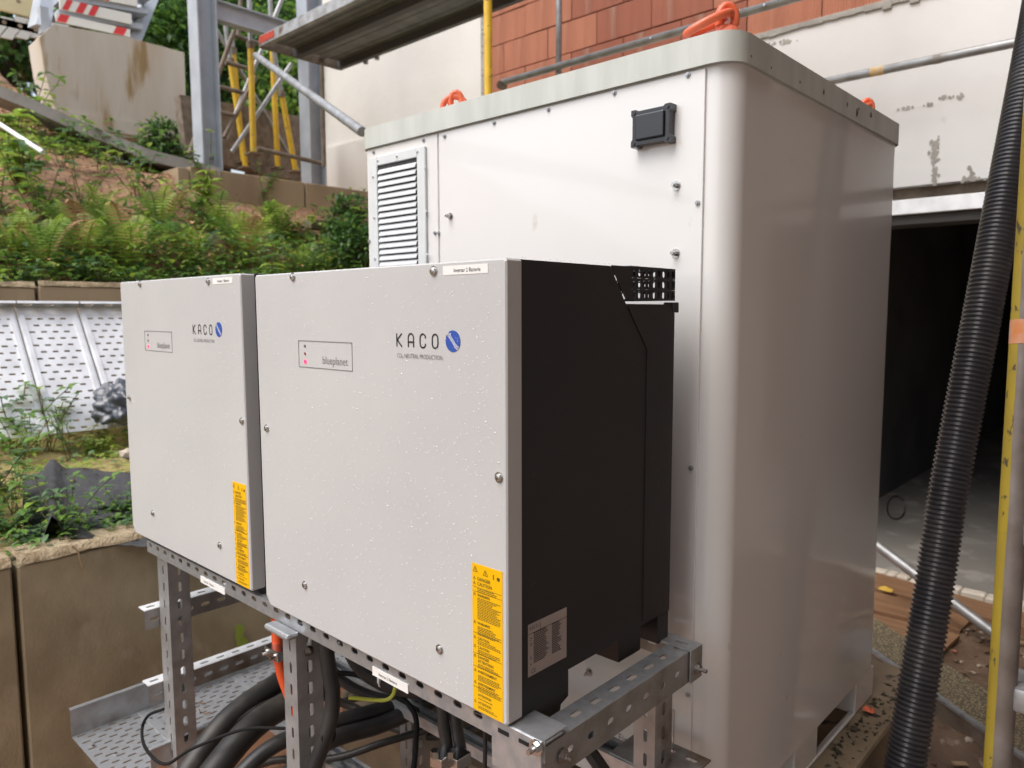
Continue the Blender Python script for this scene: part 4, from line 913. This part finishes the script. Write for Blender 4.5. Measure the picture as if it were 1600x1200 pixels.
my = mat('worn_yellow_paint', (.42, .31, .03), .55, c2=(.30, .215, .03), vs=10, c3=(.07, .055, .04), s3=60, t3=(.60, .66), stretch=(1, 1, .6))
vs = []; fs = []; n = 60
for i in range(n + 1):
    z = GZ + .05 + (4.1 - GZ) * i / n; c_ = pz(z)
    for k in range(9):
        a = math.radians(-203 + k * 12.5 + 5 * noise.noise(Vector((0, 0, z * 4 + k)))); vs.append((c_.x + .0246 * math.cos(a), c_.y + .0246 * math.sin(a), z))
    if i:
        for k in range(8): q = (i - 1) * 9 + k; fs.append((q, q + 1, q + 10, q + 9))
mb = MB(); mb.add(vs, fs); mb.build('yellow_paint', my, t, smooth='s')
z_ = PD(1590, 520, 1.48).z
mb = MB(); mb.tube([pz(z_ - .024), pz(z_ + .024)], .0252, 24, cap=False); mb.build('orange_band', mat('orange_band', (.62, .22, .06), .5, c2=(.60, .34, .25), vs=40), t, smooth=True)
for zz_ in (PD(1590, 830, 1.48).z, PD(1590, 1080, 1.48).z):
    q = MB(); q.box(pz(zz_) + Vector((.020, -.018, -.024)), pz(zz_) + Vector((.052, .030, .024)), .006); q = q.build('coupler', M['zinc'], t, smooth=True)
    MB().tube([pz(zz_) + Vector((.053, .012, 0)), pz(zz_) + Vector((.55, .46, 0))], .0225, 16).build('ledger', m_, q, smooth=True)
# diagonal pipe, boards
def G(px, py, z): return P(px, py, 'z', z)
tag(MB().tube([P(1362, 846, 'y', 4.3), G(1556, 992, GZ + .08)], .026, 14).build('steel_pipe', M['tube'], smooth=True), 'grey steel pipe slanting down to the mud behind the hose', 'pipe')
def board(pix, z, h, m, name, lab, cat='board'):
    q = [G(px, py, z + h) for px, py in pix]; return tag(MB().prism(q, (0, 0, -h)).build(name, m), lab, cat)
board([(1330, 884), (1640, 968), (1640, 992), (1330, 908)], GZ - .01, .05, M['wood'], 'wooden_plank', 'brown plank lying along the garage threshold')
board([(1330, 914), (1520, 965), (1500, 985), (1330, 944)], GZ, .03, M['wood'], 'wooden_board', 'narrow reddish board just below the threshold plank')
board([(1330, 950), (1500, 992), (1438, 1050), (1330, 1006)], GZ + .01, .02, M['wood'], 'wooden_board', 'wide reddish board lying flat between cabinet and hose')
t = thing('formwork_panel', 'long formwork panel with speckled face and steel edge lying in the mud', 'formwork', G(1500, 1100, GZ))
z_ = GZ + .10; q = [G(1320, 935, z_), G(1660, 1155, z_), G(1660, 1225, z_), G(1320, 985, z_)]
MB().prism(q, (0, 0, -.02)).build('face', M['spot'], t)
e1, e2 = q[3], q[2]; d = (e2 - e1).normalized(); nn = Vector((d.y, -d.x, 0)); nn = nn if nn.y < 0 else -nn
MB().prism([e1, e2, e2 + nn * .025, e1 + nn * .025], (0, 0, .012)).build('edge_strip', M['zinc'], t)
MB().prism([e1 + nn * .012, e2 + nn * .012, e2 + nn * .022, e1 + nn * .022], (0, 0, -.09)).build('edge_web', M['rust'], t)
MB().prism([e1 + nn * .0225 + Vector((0, 0, -.09)), e2 + nn * .0225 + Vector((0, 0, -.09)), e2 + nn * .05 + Vector((0, 0, -.09)), e1 + nn * .05 + Vector((0, 0, -.09))], (0, 0, -.012)).build('edge_foot', M['zincb'], t)
a_ = G(1420, 1050, z_); f0 = (a_ - e1).dot(d)
MB().prism([e1 + d * f0 + nn * .0225, e1 + d * (f0 + .2) + nn * .0225, e1 + d * (f0 + .2) + nn * .024, e1 + d * f0 + nn * .024], (0, 0, -.085)).build('red_paint', M['redp'], t)
q = [G(1548, 1030, GZ + .12), G(1660, 1065, GZ + .12), G(1660, 1110, GZ + .12), G(1548, 1075, GZ + .12)]
tag(MB().prism(q, (0, 0, -.05)).build('steel_offcut', M['zincd']), 'dull steel offcut behind the yellow painted tube', 'offcut')
# yellow scrap, orange peel, leaves on the plinth
mb = MB(); c = G(1384, 926, GZ + .04)
mb.add([c + Vector((-.04, 0, .01)), c + Vector((.03, -.012, .012)), c + Vector((.036, .016, .022)), c + Vector((-.012, .025, .03)), c + Vector((-.04, .015, .02))], [(0, 1, 2, 3, 4)])
tag(mb.build('yellow_leaf', mat('yellow_dry_leaf', (.60, .38, .04), .6)), 'yellow leaf lying on the red board beside the cabinet', 'leaf')
mb = MB(); c = P(1357, 1114, 'z', CZ0 - .104); vs = []
for i in range(9):
    for k in range(4): a = i * .785; r = .004 + k * .005; vs.append(c + Vector((math.cos(a) * r, math.sin(a) * r * .8, .004 + .012 * math.sin(k * .9) + .003 * math.sin(a * 3))))
mb.add(vs, [(i * 4 + k, i * 4 + k + 1, i * 4 + k + 5, i * 4 + k + 4) for i in range(8) for k in range(3)])
tag(mb.build('orange_peel', M['orange'], smooth='s'), 'small orange scrap lying on the plinth beside the cabinet feet', 'scrap')
mb = MB(); rr = random.Random(5)
for _ in range(240):
    x = rr.uniform(-.69, -.62); y = rr.uniform(1.5, 2.7); z = CZ0 - .1038; a = rr.uniform(0, 6.28); l = rr.uniform(.003, .012) * (1.6 if rr.random() < .1 else 1); w = l * .45
    c = Vector((x, y, z + .001)); u = Vector((math.cos(a), math.sin(a), .1)); v = Vector((-math.sin(a), math.cos(a), .2))
    mb.add([c - u * l, c + v * w + Z3 * .002, c + u * l, c - v * w + Z3 * .001], [(0, 1, 2, 3)])
stuff(tag(mb.build('leaf_crumbs', mat('wet_dark_leaf', (.03, .028, .015), .6)), 'dark leaf crumbs scattered on the plinth edge', 'leaf litter'))
# stones and rubble in the mud
mb = MB(); rr = random.Random(11)
def stone(mb, c, r):
    bm = bmesh.new(); bmesh.ops.create_icosphere(bm, subdivisions=1, radius=r)
    sc = (rr.uniform(.7, 1.4), rr.uniform(.7, 1.4), rr.uniform(.4, .8)); ang = rr.uniform(0, 6.28)
    vs = []
    for v in bm.verts:
        p = v.co * rr.uniform(.8, 1.15); p = Vector((p.x * sc[0], p.y * sc[1], p.z * sc[2])); p = Matrix.Rotation(ang, 3, 'Z') @ p; vs.append(c + p)
    bm.verts.index_update(); mb.add(vs, [[v.index for v in f.verts] for f in bm.faces]); bm.free()
for _ in range(1500):
    x = rr.uniform(-.98, .5); y = rr.uniform(1.5, 4.8); stone(mb, Vector((x, y, gfn_r(x, y) + .004)), rr.uniform(.004, .014) * (2.4 if rr.random() < .08 else 1)); mb.cur = rr.choice([0, 0, 0, 0, 1, 2])
stuff(tag(mb.build('rubble', [M['mud'], M['stone'], M['brickd']]), 'small stones and rubble strewn over the dark mud', 'rubble'))
mb = MB(); rr = random.Random(12)
for _ in range(260):
    x = rr.uniform(-2.6, -.75); y = rr.uniform(1.0, 4.6); stone(mb, Vector((x, y, gfn(x, y) + .004)), rr.uniform(.003, .012)); mb.cur = rr.choice([0, 0, 1])
stuff(tag(mb.build('clay_clods', [M['clay'], M['stone']]), 'small clods and pebbles on the orange clay', 'rubble'))
mb = MB()
for _ in range(48):
    x = rr.uniform(-.6, .4); y = rr.uniform(1.8, 4.4); a = rr.uniform(0, 3.1); l = rr.uniform(.04, .14); w = rr.uniform(.012, .03); c = Vector((x, y, gfn_r(x, y) + .012))
    mb.box((-l / 2, -w / 2, -.004), (l / 2, w / 2, .004), .002, Matrix.Translation(c) @ Matrix.Rotation(a, 4, 'Z') @ Matrix.Rotation(rr.uniform(-.2, .2), 4, 'Y'), seg=1)
stuff(tag(mb.build('wood_splinters', M['woodl']), 'pale wood splinters scattered in the mud', 'splinters'))

# ================================================================== LEFT BENCH: SHEETS, BAG, FELT
def lean_tray(y0, y1, label, x_top=-4.40, x_bot=-3.95, zt_=1.525, zb_=.93):
    t = thing('cable_tray_sheet', label, 'metal sheet', (x_bot, (y0 + y1) / 2, zb_), 'bright perforated metal trays leaning against the low wall')
    a = Vector((x_top, y0, zt_)); b = Vector((x_bot, y0, zb_)); v = (b - a); L = v.length; v.normalize(); n = Vector((0, 1, 0)).cross(v); n = n if n.x > 0 else -n
    mb = MB(); rows = 17; wr = (L - .05) / rows
    for i in range(rows): mb.slots(a + v * (.05 + i * wr), (0, 1, 0), v, y1 - y0, wr, .0015, .052, .028, wr * .26, off=.02 + (i % 2) * .026, n=-n)
    sh = mb.build('sheet', M['zincb'], t)
    MB().prism([a, a + Vector((0, y1 - y0, 0)), a + Vector((0, y1 - y0, 0)) + v * .049, a + v * .049], -n * .0015).build('top_band', M['zincb'], t)
    MB().slots(a + n * .001, (0, 1, 0), n, y1 - y0, .055, .002, .10, .04, .02, n=-v).build('rim', M['zincd'], t)
    MB().prism([a + n * .056, a + n * .056 + Vector((0, y1 - y0, 0)), a + n * .056 + Vector((0, y1 - y0, 0)) + v * .014, a + n * .056 + v * .014], n * .0015).build('rim_lip', M['zincb'], t)
    for y in (y0 + .01, y1 - .03):
        MB().prism([a + Vector((0, y - y0, 0)) + v * .05 + n * .001, a + Vector((0, y - y0 + .02, 0)) + v * .05 + n * .001, a + Vector((0, y - y0 + .02, 0)) + v * L + n * .001, a + Vector((0, y - y0, 0)) + v * L + n * .001], n * .006).build('rib', M['zincb'], t)
    return t
y_ = [P(px, 520, 'x', -4.35).y for px in (-60, 30, 128, 260)]
lean_tray(y_[0], y_[1] - .006, 'leaning bright perforated metal tray at the left edge of the picture')
lean_tray(y_[1], y_[2] - .006, 'leaning bright perforated metal tray between the other two')
lean_tray(y_[2], y_[3], 'leaning bright perforated metal tray nearest the inverters')
# black bag
bm = bmesh.new(); bmesh.ops.create_icosphere(bm, subdivisions=5, radius=1); c = P(200, 636, 'x', -3.85); vs = []
for v in bm.verts:
    p = v.co; cr = abs(noise.noise(Vector((p.x * 1.2, p.y * 3.2, p.z * 2.4)) + Vector((3, 1, 0)))) + .3 * abs(noise.noise(Vector((p.x * 3, p.y * 7, p.z * 4))))
    r = .86 + .55 * cr + .25 * max(0, p.z - .3) * noise.noise(Vector((p.x * 3, p.y * 3, 1)))
    vs.append(c + Vector((p.x * .15, p.y * .15, max(p.z, -.5) * .125)) * r)
bm.verts.index_update(); mb = MB(); mb.add(vs, [[v.index for v in f.verts] for f in bm.faces]); bm.free()
tag(mb.build('plastic_bag', M['bag'], smooth='s'), 'crumpled shiny black plastic bag behind the left inverter edge', 'bag')
# felt sheet with a raised fold
vs = []; fs = []; nx, ny = 26, 14
for j in range(ny + 1):
    for i in range(nx + 1):
        u = i / nx; v = j / ny; p = P(35 + 200 * u, 742 + 62 * v + 12 * (1 - u), 'z', .80)
        fold = .085 * math.exp(-((u - .24) / .06) ** 2) * (.4 + .6 * v); p.z = bench(p.x, p.y) + .03 + fold + .012 * fbm(p.x, p.y, 6, 4); vs.append(p)
for j in range(ny):
    for i in range(nx): a = j * (nx + 1) + i; fs.append((a, a + 1, a + nx + 2, a + nx + 1))
mb = MB(); mb.add(vs, fs); tag(mb.build('felt_sheet', M['felt'], smooth='s'), 'dark grey felt sheet with a raised fold lying among the plants', 'sheet')
mb = MB(); stone(mb, P(201, 716, 'z', .88) + Vector((0, 0, .02)), .05); tag(mb.build('white_stone', M['stone']), 'pale stone on the mossy sand beside the left inverter', 'stone')
tag(MB().tube([P(112, 852, 'x', -2.66), P(122, 862, 'x', -2.66), P(130, 888, 'x', -2.68)], .003, 5).build('dry_stalk', M['woodl']), 'pale dry stalk hanging over the top of the brown wall', 'stalk')
mb = MB(); c = P(377, 995, 'x', -2.699)
for k in range(12):
    a = c + Vector((0, random.uniform(-.02, .02), random.uniform(-.05, .05))); r = random.uniform(.008, .02); mb.prism([a + Vector((.0005 + k * .0001, math.cos(q) * r, math.sin(q) * r * 1.4)) for q in [j * .9 for j in range(7)]], (.001, 0, 0))
tag(mb.build('lichen_patch', M['moss']), 'bright yellow green lichen patch on the brown wall', 'lichen')

# ================================================================== VEGETATION
LM = [M['leafA'], M['leafB'], M['leafC'], M['leafD'], M['leafY'], M['litter']]
def leaf(mb, base, d, up, L, Wd, curl=.25):
    d = d.normalized(); s = d.cross(up)
    if s.length < 1e-3: s = d.orthogonal()
    s.normalize(); n = s.cross(d)
    m1 = base + d * L * .38 - n * L * curl * .1; m2 = base + d * L * .72 - n * L * curl * .45; tip = base + d * L - n * L * curl
    f = n * Wd * .18
    mb.add([base, m1 + s * Wd * .5 + f, m1, m1 - s * Wd * .5 + f, m2 + s * Wd * .38 + f * .6, m2, m2 - s * Wd * .38 + f * .6, tip],
           [(0, 2, 1), (0, 3, 2), (1, 2, 5, 4), (2, 3, 6, 5), (4, 5, 7), (5, 6, 7)])
def rdir(r, el0=-.2, el1=1.2):
    a = r.uniform(0, 6.283); e = r.uniform(el0, el1); return Vector((math.cos(a) * math.cos(e), math.sin(a) * math.cos(e), math.sin(e)))
def fern_mesh(seed, nf=11, size=.55):
    r = random.Random(seed); mb = MB()
    for f in range(nf):
        az = f / nf * 6.283 + r.uniform(-.3, .3); L = size * r.uniform(.75, 1.15); lean = r.uniform(.25, .75); mb.cur = r.choice([0, 1, 1, 0, 3, 1, 4]) if f not in (3, 8) else r.choice([5, 2])
        h = Vector((math.cos(az), math.sin(az), 0)); rach = []
        for i in range(25):
            q = i / 24; rach.append(h * L * (lean * q + .35 * q * q * lean * 1.6) + Z3 * L * (math.sin(q * (1.75 + .5 * lean)) * (1.0 - .45 * lean)))
        mb.tube(rach[::3], .003, 4, cap=False)
        side = h.cross(Z3)
        for i in range(2, 25):
            q = i / 24; p = rach[i]; tdir = (rach[min(i + 1, 24)] - rach[i - 1]).normalized(); pl = L * .24 * math.sin(min(1, q * 1.15 + .12) * math.pi) ** .8 * (1 if q < .9 else .8) + .01
            for sg in (-1, 1):
                d = (side * sg + tdir * .35 - Z3 * .15).normalized(); n = d.cross(tdir).normalized() * sg; w = L * .026; prev = p; vs = []; k = 5
                for j in range(k + 1):
                    b = p + d * pl * j / k - Z3 * pl * .12 * (j / k) ** 2; ww = w * (1 - (j / k) ** 1.6) * (1 if j % 2 == 0 else .65); vs += [b + tdir * ww * .6, b - tdir * ww * .6]
                mb.add(vs, [(2 * j, 2 * j + 2, 2 * j + 3, 2 * j + 1) for j in range(k)])
    return mb
def weed_mesh(seed, h=.4, ns=6, ls=.07, pal=(0, 0, 1, 3), w=.5, spread=.35):
    r = random.Random(seed); mb = MB(); mb2 = MB()
    for s in range(ns):
        d = rdir(r, .9, 1.5); d = (d + Vector((r.uniform(-spread, spread), r.uniform(-spread, spread), 0))).normalized(); b = Vector((r.uniform(-.04, .04), r.uniform(-.04, .04), 0)); H = h * r.uniform(.55, 1.1); pts = [b]
        for i in range(1, 7): pts.append(b + d * H * i / 6 + Vector((d.x, d.y, 0)) * .25 * H * (i / 6) ** 2 + Vector((r.uniform(-.01, .01), r.uniform(-.01, .01), 0)))
        mb2.tube(pts, .0028, 4, cap=False)
        for i in range(2, 7):
            mb.cur = r.choice(pal)
            for k in range(3 if i < 6 else 5):
                a = r.uniform(0, 6.28); ld = Vector((math.cos(a), math.sin(a), r.uniform(-.1, .55))); l = ls * r.uniform(.6, 1.25); leaf(mb, pts[i], ld, Z3, l, l * w, r.uniform(.1, .5))
    return mb, mb2
def shrub_mesh(seed, rad, n, ls, pal, squash=(1, 1, 1), lumps=9):
    r = random.Random(seed); mb = MB(); cl = [(rdir(r, -.6, 1.4) * rad * r.uniform(.3, .75), rad * r.uniform(.28, .5)) for _ in range(lumps)]
    for _ in range(n):
        c, cr = r.choice(cl); d = rdir(r, -1.2, 1.5); p = c + d * cr * r.uniform(.55, 1.05); p = Vector((p.x * squash[0], p.y * squash[1], p.z * squash[2])); mb.cur = r.choice(pal) if r.random() < .8 else pal[0]
        leaf(mb, p, (d + rdir(r, -.8, .8) * .8), Z3, ls * r.uniform(.6, 1.3), ls * .55, .3)
    return mb
# ferns
fern_protos = []
FL = 'ferns and bracken along the foot of the slope'
def put_fern(px, py, x, sc, lab, k):
    p = P(px, py, 'x', x); z = hill(p.x, p.y); sc *= .66
    if k < 3 and len(fern_protos) <= k:
        t = thing('fern', lab, 'fern', (0, 0, 0), FL); m = fern_mesh(40 + k); m.build('fronds', LM, t, smooth='leaf'); fern_protos.append(t); t.location = (p.x, p.y, z); t.scale = (sc,) * 3; t.rotation_euler.z = random.uniform(0, 6); return t
    return dup(fern_protos[k % 3], (p.x, p.y, z - .02), lab, random.uniform(0, 6.28), sc)
fl = [((205, 415), -4.95, 1.25, 'tall bright fern with upright fronds left of centre in the fern bank'), ((70, 420), -4.85, 1.0, 'low fern above the tan wall near the left edge'), ((300, 420), -4.95, 1.1, 'broad fern behind the top of the left inverter'),
      ((130, 405), -5.05, 1.2, 'fern between the low fern and the tall bright one'), ((385, 410), -5.1, 1.15, 'yellowish fern below the tan upper wall'), ((470, 415), -4.9, .95, 'fern with long arching fronds near the white cabinet'),
      ((20, 400), -5.0, .9, 'fern cut by the left edge of the picture'), ((250, 390), -5.3, 1.1, 'fern half hidden behind the tall bright one'), ((340, 385), -5.4, 1.0, 'fern at the foot of the upper tan wall'), ((430, 380), -5.45, 1.0, 'fern below the right grey column'),
      ((160, 380), -5.4, .9, 'small fern higher on the slope above the tall one')]
for i, (p, x, sc, lab) in enumerate(fl): put_fern(*p, x, sc, lab, i)
# leafy plants
wp = []
def put_weed(p, z, sc, lab, k, pal=None, group='leafy weeds'):
    if k not in [q[0] for q in wp]:
        cfg = [dict(h=.42, ns=7, ls=.075, pal=(0, 1, 3, 0), w=.5), dict(h=.30, ns=9, ls=.085, pal=(1, 4, 1, 0), w=.42), dict(h=.22, ns=10, ls=.05, pal=(3, 0, 2, 0), w=.7, spread=.8), dict(h=.5, ns=6, ls=.06, pal=(3, 0, 3, 4), w=.35)][k]
        t = thing('leafy_plant', lab, 'plant', (0, 0, 0), group); a, b = weed_mesh(60 + k, **cfg); a.build('leaves', LM, t, smooth='leaf'); b.build('stems', M['stem'], t); wp.append((k, t)); t.location = (p.x, p.y, z); t.scale = (sc,) * 3; t['group'] = group; return t
    t0 = [q[1] for q in wp if q[0] == k][0]; return dup(t0, (p.x, p.y, z), lab, random.uniform(0, 6.28), sc, group)
def hp(px, py, x): p = P(px, py, 'x', x); return p, hill(p.x, p.y)
def bp_(px, py):
    lo_, hi_ = .6, 1.1
    z = .78
    for _ in range(8): p = P(px, py, 'z', z); z = bench(p.x, p.y)
    return p, z
G1, G2 = 'leafy weeds on the slope', 'leafy weeds on the bench above the brown wall'
spots = [((110, 225), -6.9, 1.0, 1, 'single bright seedling beside the grey concrete path'), ((15, 255), -6.2, 1.5, 1, 'yellow green plant at the left edge below the white pipe'), ((35, 310), -5.8, 1.3, 1, 'yellow green plant under the white pipe tip'),
         ((100, 270), -6.2, 1.0, 0, 'small plant right of the white pipe'), ((160, 270), -6.1, 1.0, 3, 'small plant in the middle of the brown slope'), ((190, 245), -6.5, 1.0, 0, 'plant in front of the concrete path'),
         ((215, 290), -5.8, 1.1, 0, 'plant just above the fern bank, left of the upper wall'), ((330, 262), -6.0, 1.3, 3, 'tall pale sapling growing against the left grey column'), ((405, 262), -6.0, 1.0, 3, 'pale sapling growing on the upper wall between the columns'),
         ((310, 330), -5.6, 1.2, 1, 'bright plant under the left grey column'), ((60, 340), -5.4, 1.3, 0, 'leafy plant in the middle left of the slope'), ((5, 330), -5.5, 1.2, 3, 'greyish plant cut by the left edge of the slope'),
         ((445, 330), -5.5, 1.1, 1, 'bright plant below the low brown ledger'), ((500, 395), -5.0, 1.0, 0, 'plant at the right end of the fern bank'), ((545, 395), -4.95, 1.4, 2, 'dark plant against the white cabinet edge'), ((548, 345), -5.3, 1.3, 0, 'leafy plant below the building corner'),
         ((40, 100), -7.8, 1.2, 0, 'plant left of the concrete block near the barrier'), ((50, 120), -7.6, 1.0, 1, 'bright seedling left of the concrete block'), ((68, 140), -7.4, .9, 1, 'small seedling at the lower left edge of the block'),
         ((260, 215), -7.2, 1.6, 2, 'dark bush at the foot of the concrete block'), ((235, 235), -7.0, 1.3, 2, 'low dark bush left of the brown panel'), ((245, 200), -7.6, 1.6, 2, 'dark bush leaning on the concrete block'),
         ((120, 330), -5.5, 1.0, 3, 'plant just above the middle of the fern bank'), ((270, 430), -4.72, 1.0, 2, 'dark leafy plant directly above the left inverter'), ((360, 425), -4.72, 1.2, 2, 'dark leafy plant above the gap of the inverters'),
         ((60, 440), -4.70, 1.0, 2, 'dark leafy plant hanging over the tan wall'), ((420, 420), -4.72, 1.2, 0, 'broad leaved plant above the right inverter'), ((150, 440), -4.7, 1.1, 2, 'dark leafy plant near the joint of the tan wall')]
for (p, x, sc, k, lab) in spots: q, z = hp(*p, x); put_weed(q, z - .01, sc * .9, lab, k, group=G1)
spots = [((20, 690), 1.2, 0, 'tall leafy weed in front of the leaning trays at the left edge'), ((70, 690), 1.0, 3, 'slender weed in front of the leaning trays'), ((110, 660), .9, 3, 'slender weed left of the black bag'), ((40, 730), .9, 0, 'leafy weed beside the mossy sand'),
         ((-20, 720), 1.3, 3, 'weed cut by the left edge above the felt'), ((145, 690), .5, 1, 'small bright seedling on the mossy sand'), ((165, 715), .5, 1, 'second small seedling on the mossy sand, beside the stone'), ((22, 800), .7, 0, 'leafy plant covering the left part of the felt'),
         ((75, 822), .42, 1, 'bright plant in front of the felt fold'), ((120, 828), .42, 2, 'low plant before the felt sheet'), ((165, 822), .5, 2, 'low plant at the wall edge beside the inverter'), ((196, 812), .45, 0, 'plant touching the left inverter edge'), ((15, 845), .9, 2, 'low plant on the wall edge at far left'),
         ((60, 850), .8, 2, 'low plant on the wall edge under the bright one'), ((100, 840), .8, 0, 'leafy plant hanging near the dry stalk'), ((-30, 810), 1.1, 0, 'leafy plant out at the left edge by the wall'), ((0, 770), .9, 2, 'plant behind the felt at the left edge')]
for (p, sc, k, lab) in spots: q, z = bp_(*p); put_weed(q, z - .01, sc * .72, lab, k, group=G2)
# ground cover: one mass of small leaves on slope and bench, plus needle litter
def cover(name, lab, cat, n, region, pal, ls, mats, seed, dens=None, upn=.5):
    r = random.Random(seed); mb = MB(); c = 0; tries = 0
    while c < n and tries < n * 20:
        tries += 1; x = r.uniform(*region[0]); y = r.uniform(*region[1]); f = region[2]
        if dens and r.random() > dens(x, y): continue
        z = f(x, y); mb.cur = r.choice(pal); h = r.uniform(0, ls * 1.6); l = ls * r.uniform(.5, 1.3)
        d = rdir(r, -.1, .9); leaf(mb, Vector((x, y, z + h)), d, Z3, l, l * .55, .3); c += 1
    return stuff(tag(mb.build(name, mats, smooth='leaf'), lab, cat))
cover('ground_cover', 'mixed low green leaves covering the foot of the slope above the tan wall', 'ground cover', 13000, ((-5.7, -4.64), (-1, 6.5), hill), (0, 0, 3, 1, 2), .055, LM, 21, lambda x, y: min(1, max(.03, 1.15 - (-4.65 - x) * 1.05 + .5 * fbm(x, y, 1.3, 6))))
cover('ground_cover', 'scattered low green leaves on the upper brown slope', 'ground cover', 6000, ((-8.6, -5.5), (-1, 7), hill), (0, 1, 3, 1), .045, LM, 22, lambda x, y: max(0, fbm(x, y, 1.1, 8) * 1.6 - .15))
cover('ground_cover', 'low green leaves spilling over the top of the brown wall', 'ground cover', 5500, ((-3.10, -2.77), (-.8, 4.5), bench), (0, 2, 3, 0), .034, LM, 23, lambda x, y: min(1, max(.0, 1. - abs(-2.88 - x) * 3.2 + .5 * fbm(x, y, 2., 6))))
cover('ground_cover', 'patches of low leaves on the mossy sand before the leaning trays', 'ground cover', 4500, ((-4.35, -3.1), (-.8, 4), bench), (0, 3, 1, 1), .032, LM, 24, lambda x, y: max(0, min(1, fbm(x, y, 1.5, 1) * 1.3 + (.55 if x < -3.9 else -.25) + (.7 if y < .75 else -.1))))
cover('bramble_cover', 'tangled yellow green leaves rising between the ferns', 'ground cover', 9000, ((-5.6, -4.68), (-1, 6.2), lambda x, y: hill(x, y) + max(0, .16 + .22 * fbm(x, y, 2.2, 3)) * random.random()), (1, 0, 3, 4, 1, 0, 5), .05, LM, 31, lambda x, y: max(0, min(1, .75 + 1.2 * fbm(x, y, 1.7, 4))))
cover('bramble_cover', 'leaves hanging over the top of the low tan wall', 'ground cover', 1500, ((-4.68, -4.52), (-1, 5), lambda x, y: 1.66 + .05 * random.random() - max(0, x + 4.56) * 1.2), (0, 2, 3, 1), .045, LM, 32, lambda x, y: max(0, min(1, .1 + 2 * fbm(x, y, 2.5, 9))))
r = random.Random(9); mb = MB()
for _ in range(32000):
    x = r.uniform(-9, -4.66); y = r.uniform(-.8, 5.5); z = hill(x, y) + .008; a = r.uniform(0, 6.28); l = r.uniform(.02, .08); d = Vector((math.cos(a), math.sin(a), r.uniform(-.1, .5))) * l; s_ = Vector((-math.sin(a), math.cos(a), 0)) * .004; c = Vector((x, y, z)); mb.cur = r.choice((0, 1, 0)); mb.add([c - d * .5, c + s_, c + d * .5, c - s_], [(0, 1, 2, 3)])
stuff(tag(mb.build('needle_litter', [M['litter'], M['litter2']]), 'reddish dry needles and twigs littering the slope', 'leaf litter'))
# trees and bushes behind the stair and columns
def bush(loc, rad, n, ls, pal, lab, sq=(1, 1, 1), seed=1, trunk=True, name='bush', cat='bush'):
    t = thing(name, lab, cat, loc, 'trees and bushes behind the steel columns'); o = Vector(loc); m = shrub_mesh(seed, rad, n, ls, pal, sq, 14)
    m.v = [(a + o.x, b + o.y, c + o.z + rad * sq[2] * .9) for a, b, c in m.v]; m.build('crown', LM, t, smooth='leaf')
    r = random.Random(seed); mb = MB(); top = o + Z3 * rad * sq[2]; mb.tube([o - Z3 * .2, o + Z3 * rad * .5, top], lambda i: (.09, .06, .03)[i] * rad, 8)
    for k in range(7): d = rdir(r, .1, 1.2) * rad * .8; s0_ = o + Z3 * rad * sq[2] * r.uniform(.35, .8); mb.tube([s0_, s0_ + d * .5 + Z3 * .05, s0_ + d], lambda i: (.035, .025, .01)[i] * rad, 6)
    mb.build('trunk', M['bark'], t, smooth=True); return t
def hz(x, y): return hill(max(x, -14), y)
for i, (px, x, rad, n, pal, lab) in enumerate(((270, -10.5, 1.5, 6500, (0, 3, 0, 2), 'leafy green tree directly behind the concrete block'), (225, -12.5, 2.0, 6000, (0, 0, 2, 4), 'light green tree behind the steel stair'), (345, -10.5, 1.5, 6000, (2, 0, 2, 3), 'dark green tree behind the left grey column'),
                                              (430, -9.2, 1.3, 6500, (2, 2, 0), 'dark green tree behind the thick yellow prop'), (475, -8.4, 1.05, 5500, (0, 2, 0, 1), 'green bush behind the right grey column'), (395, -12, 2.4, 5000, (2, 0, 2), 'tall dark tree farthest behind the props'), (120, -13.5, 2.2, 4500, (0, 2, 3), 'tree behind the red and white barrier boards'), (20, -13.8, 2.0, 4000, (2, 0, 0), 'tree behind the cream site barrier'))):
    p = P(px, 150, 'x', x); bush((p.x, p.y, hz(p.x, p.y) - .1), rad, n, .10 if rad < 1.6 else .13, pal, lab, (1, 1, 1.25), 100 + i, name='tree', cat='tree')
for i, (px, py, x, rad, n, lab) in enumerate(((252, 195, -7.3, .32, 1500, 'round dark bush between the concrete block and brown panel'), (556, 380, -4.95, .3, 1200, 'dark bush beside the left edge of the white cabinet'), (545, 350, -5.3, .3, 1200, 'green bush below the building corner ledge'))):
    p = P(px, py, 'x', x); bush((p.x, p.y, hill(p.x, p.y) - .05), rad, n, .05, (2, 0, 2), lab, (1, 1, 1), 200 + i)
print('objects', len(bpy.data.objects), 'tris', sum(len(o.data.polygons) for o in bpy.data.objects if o.type == 'MESH'))
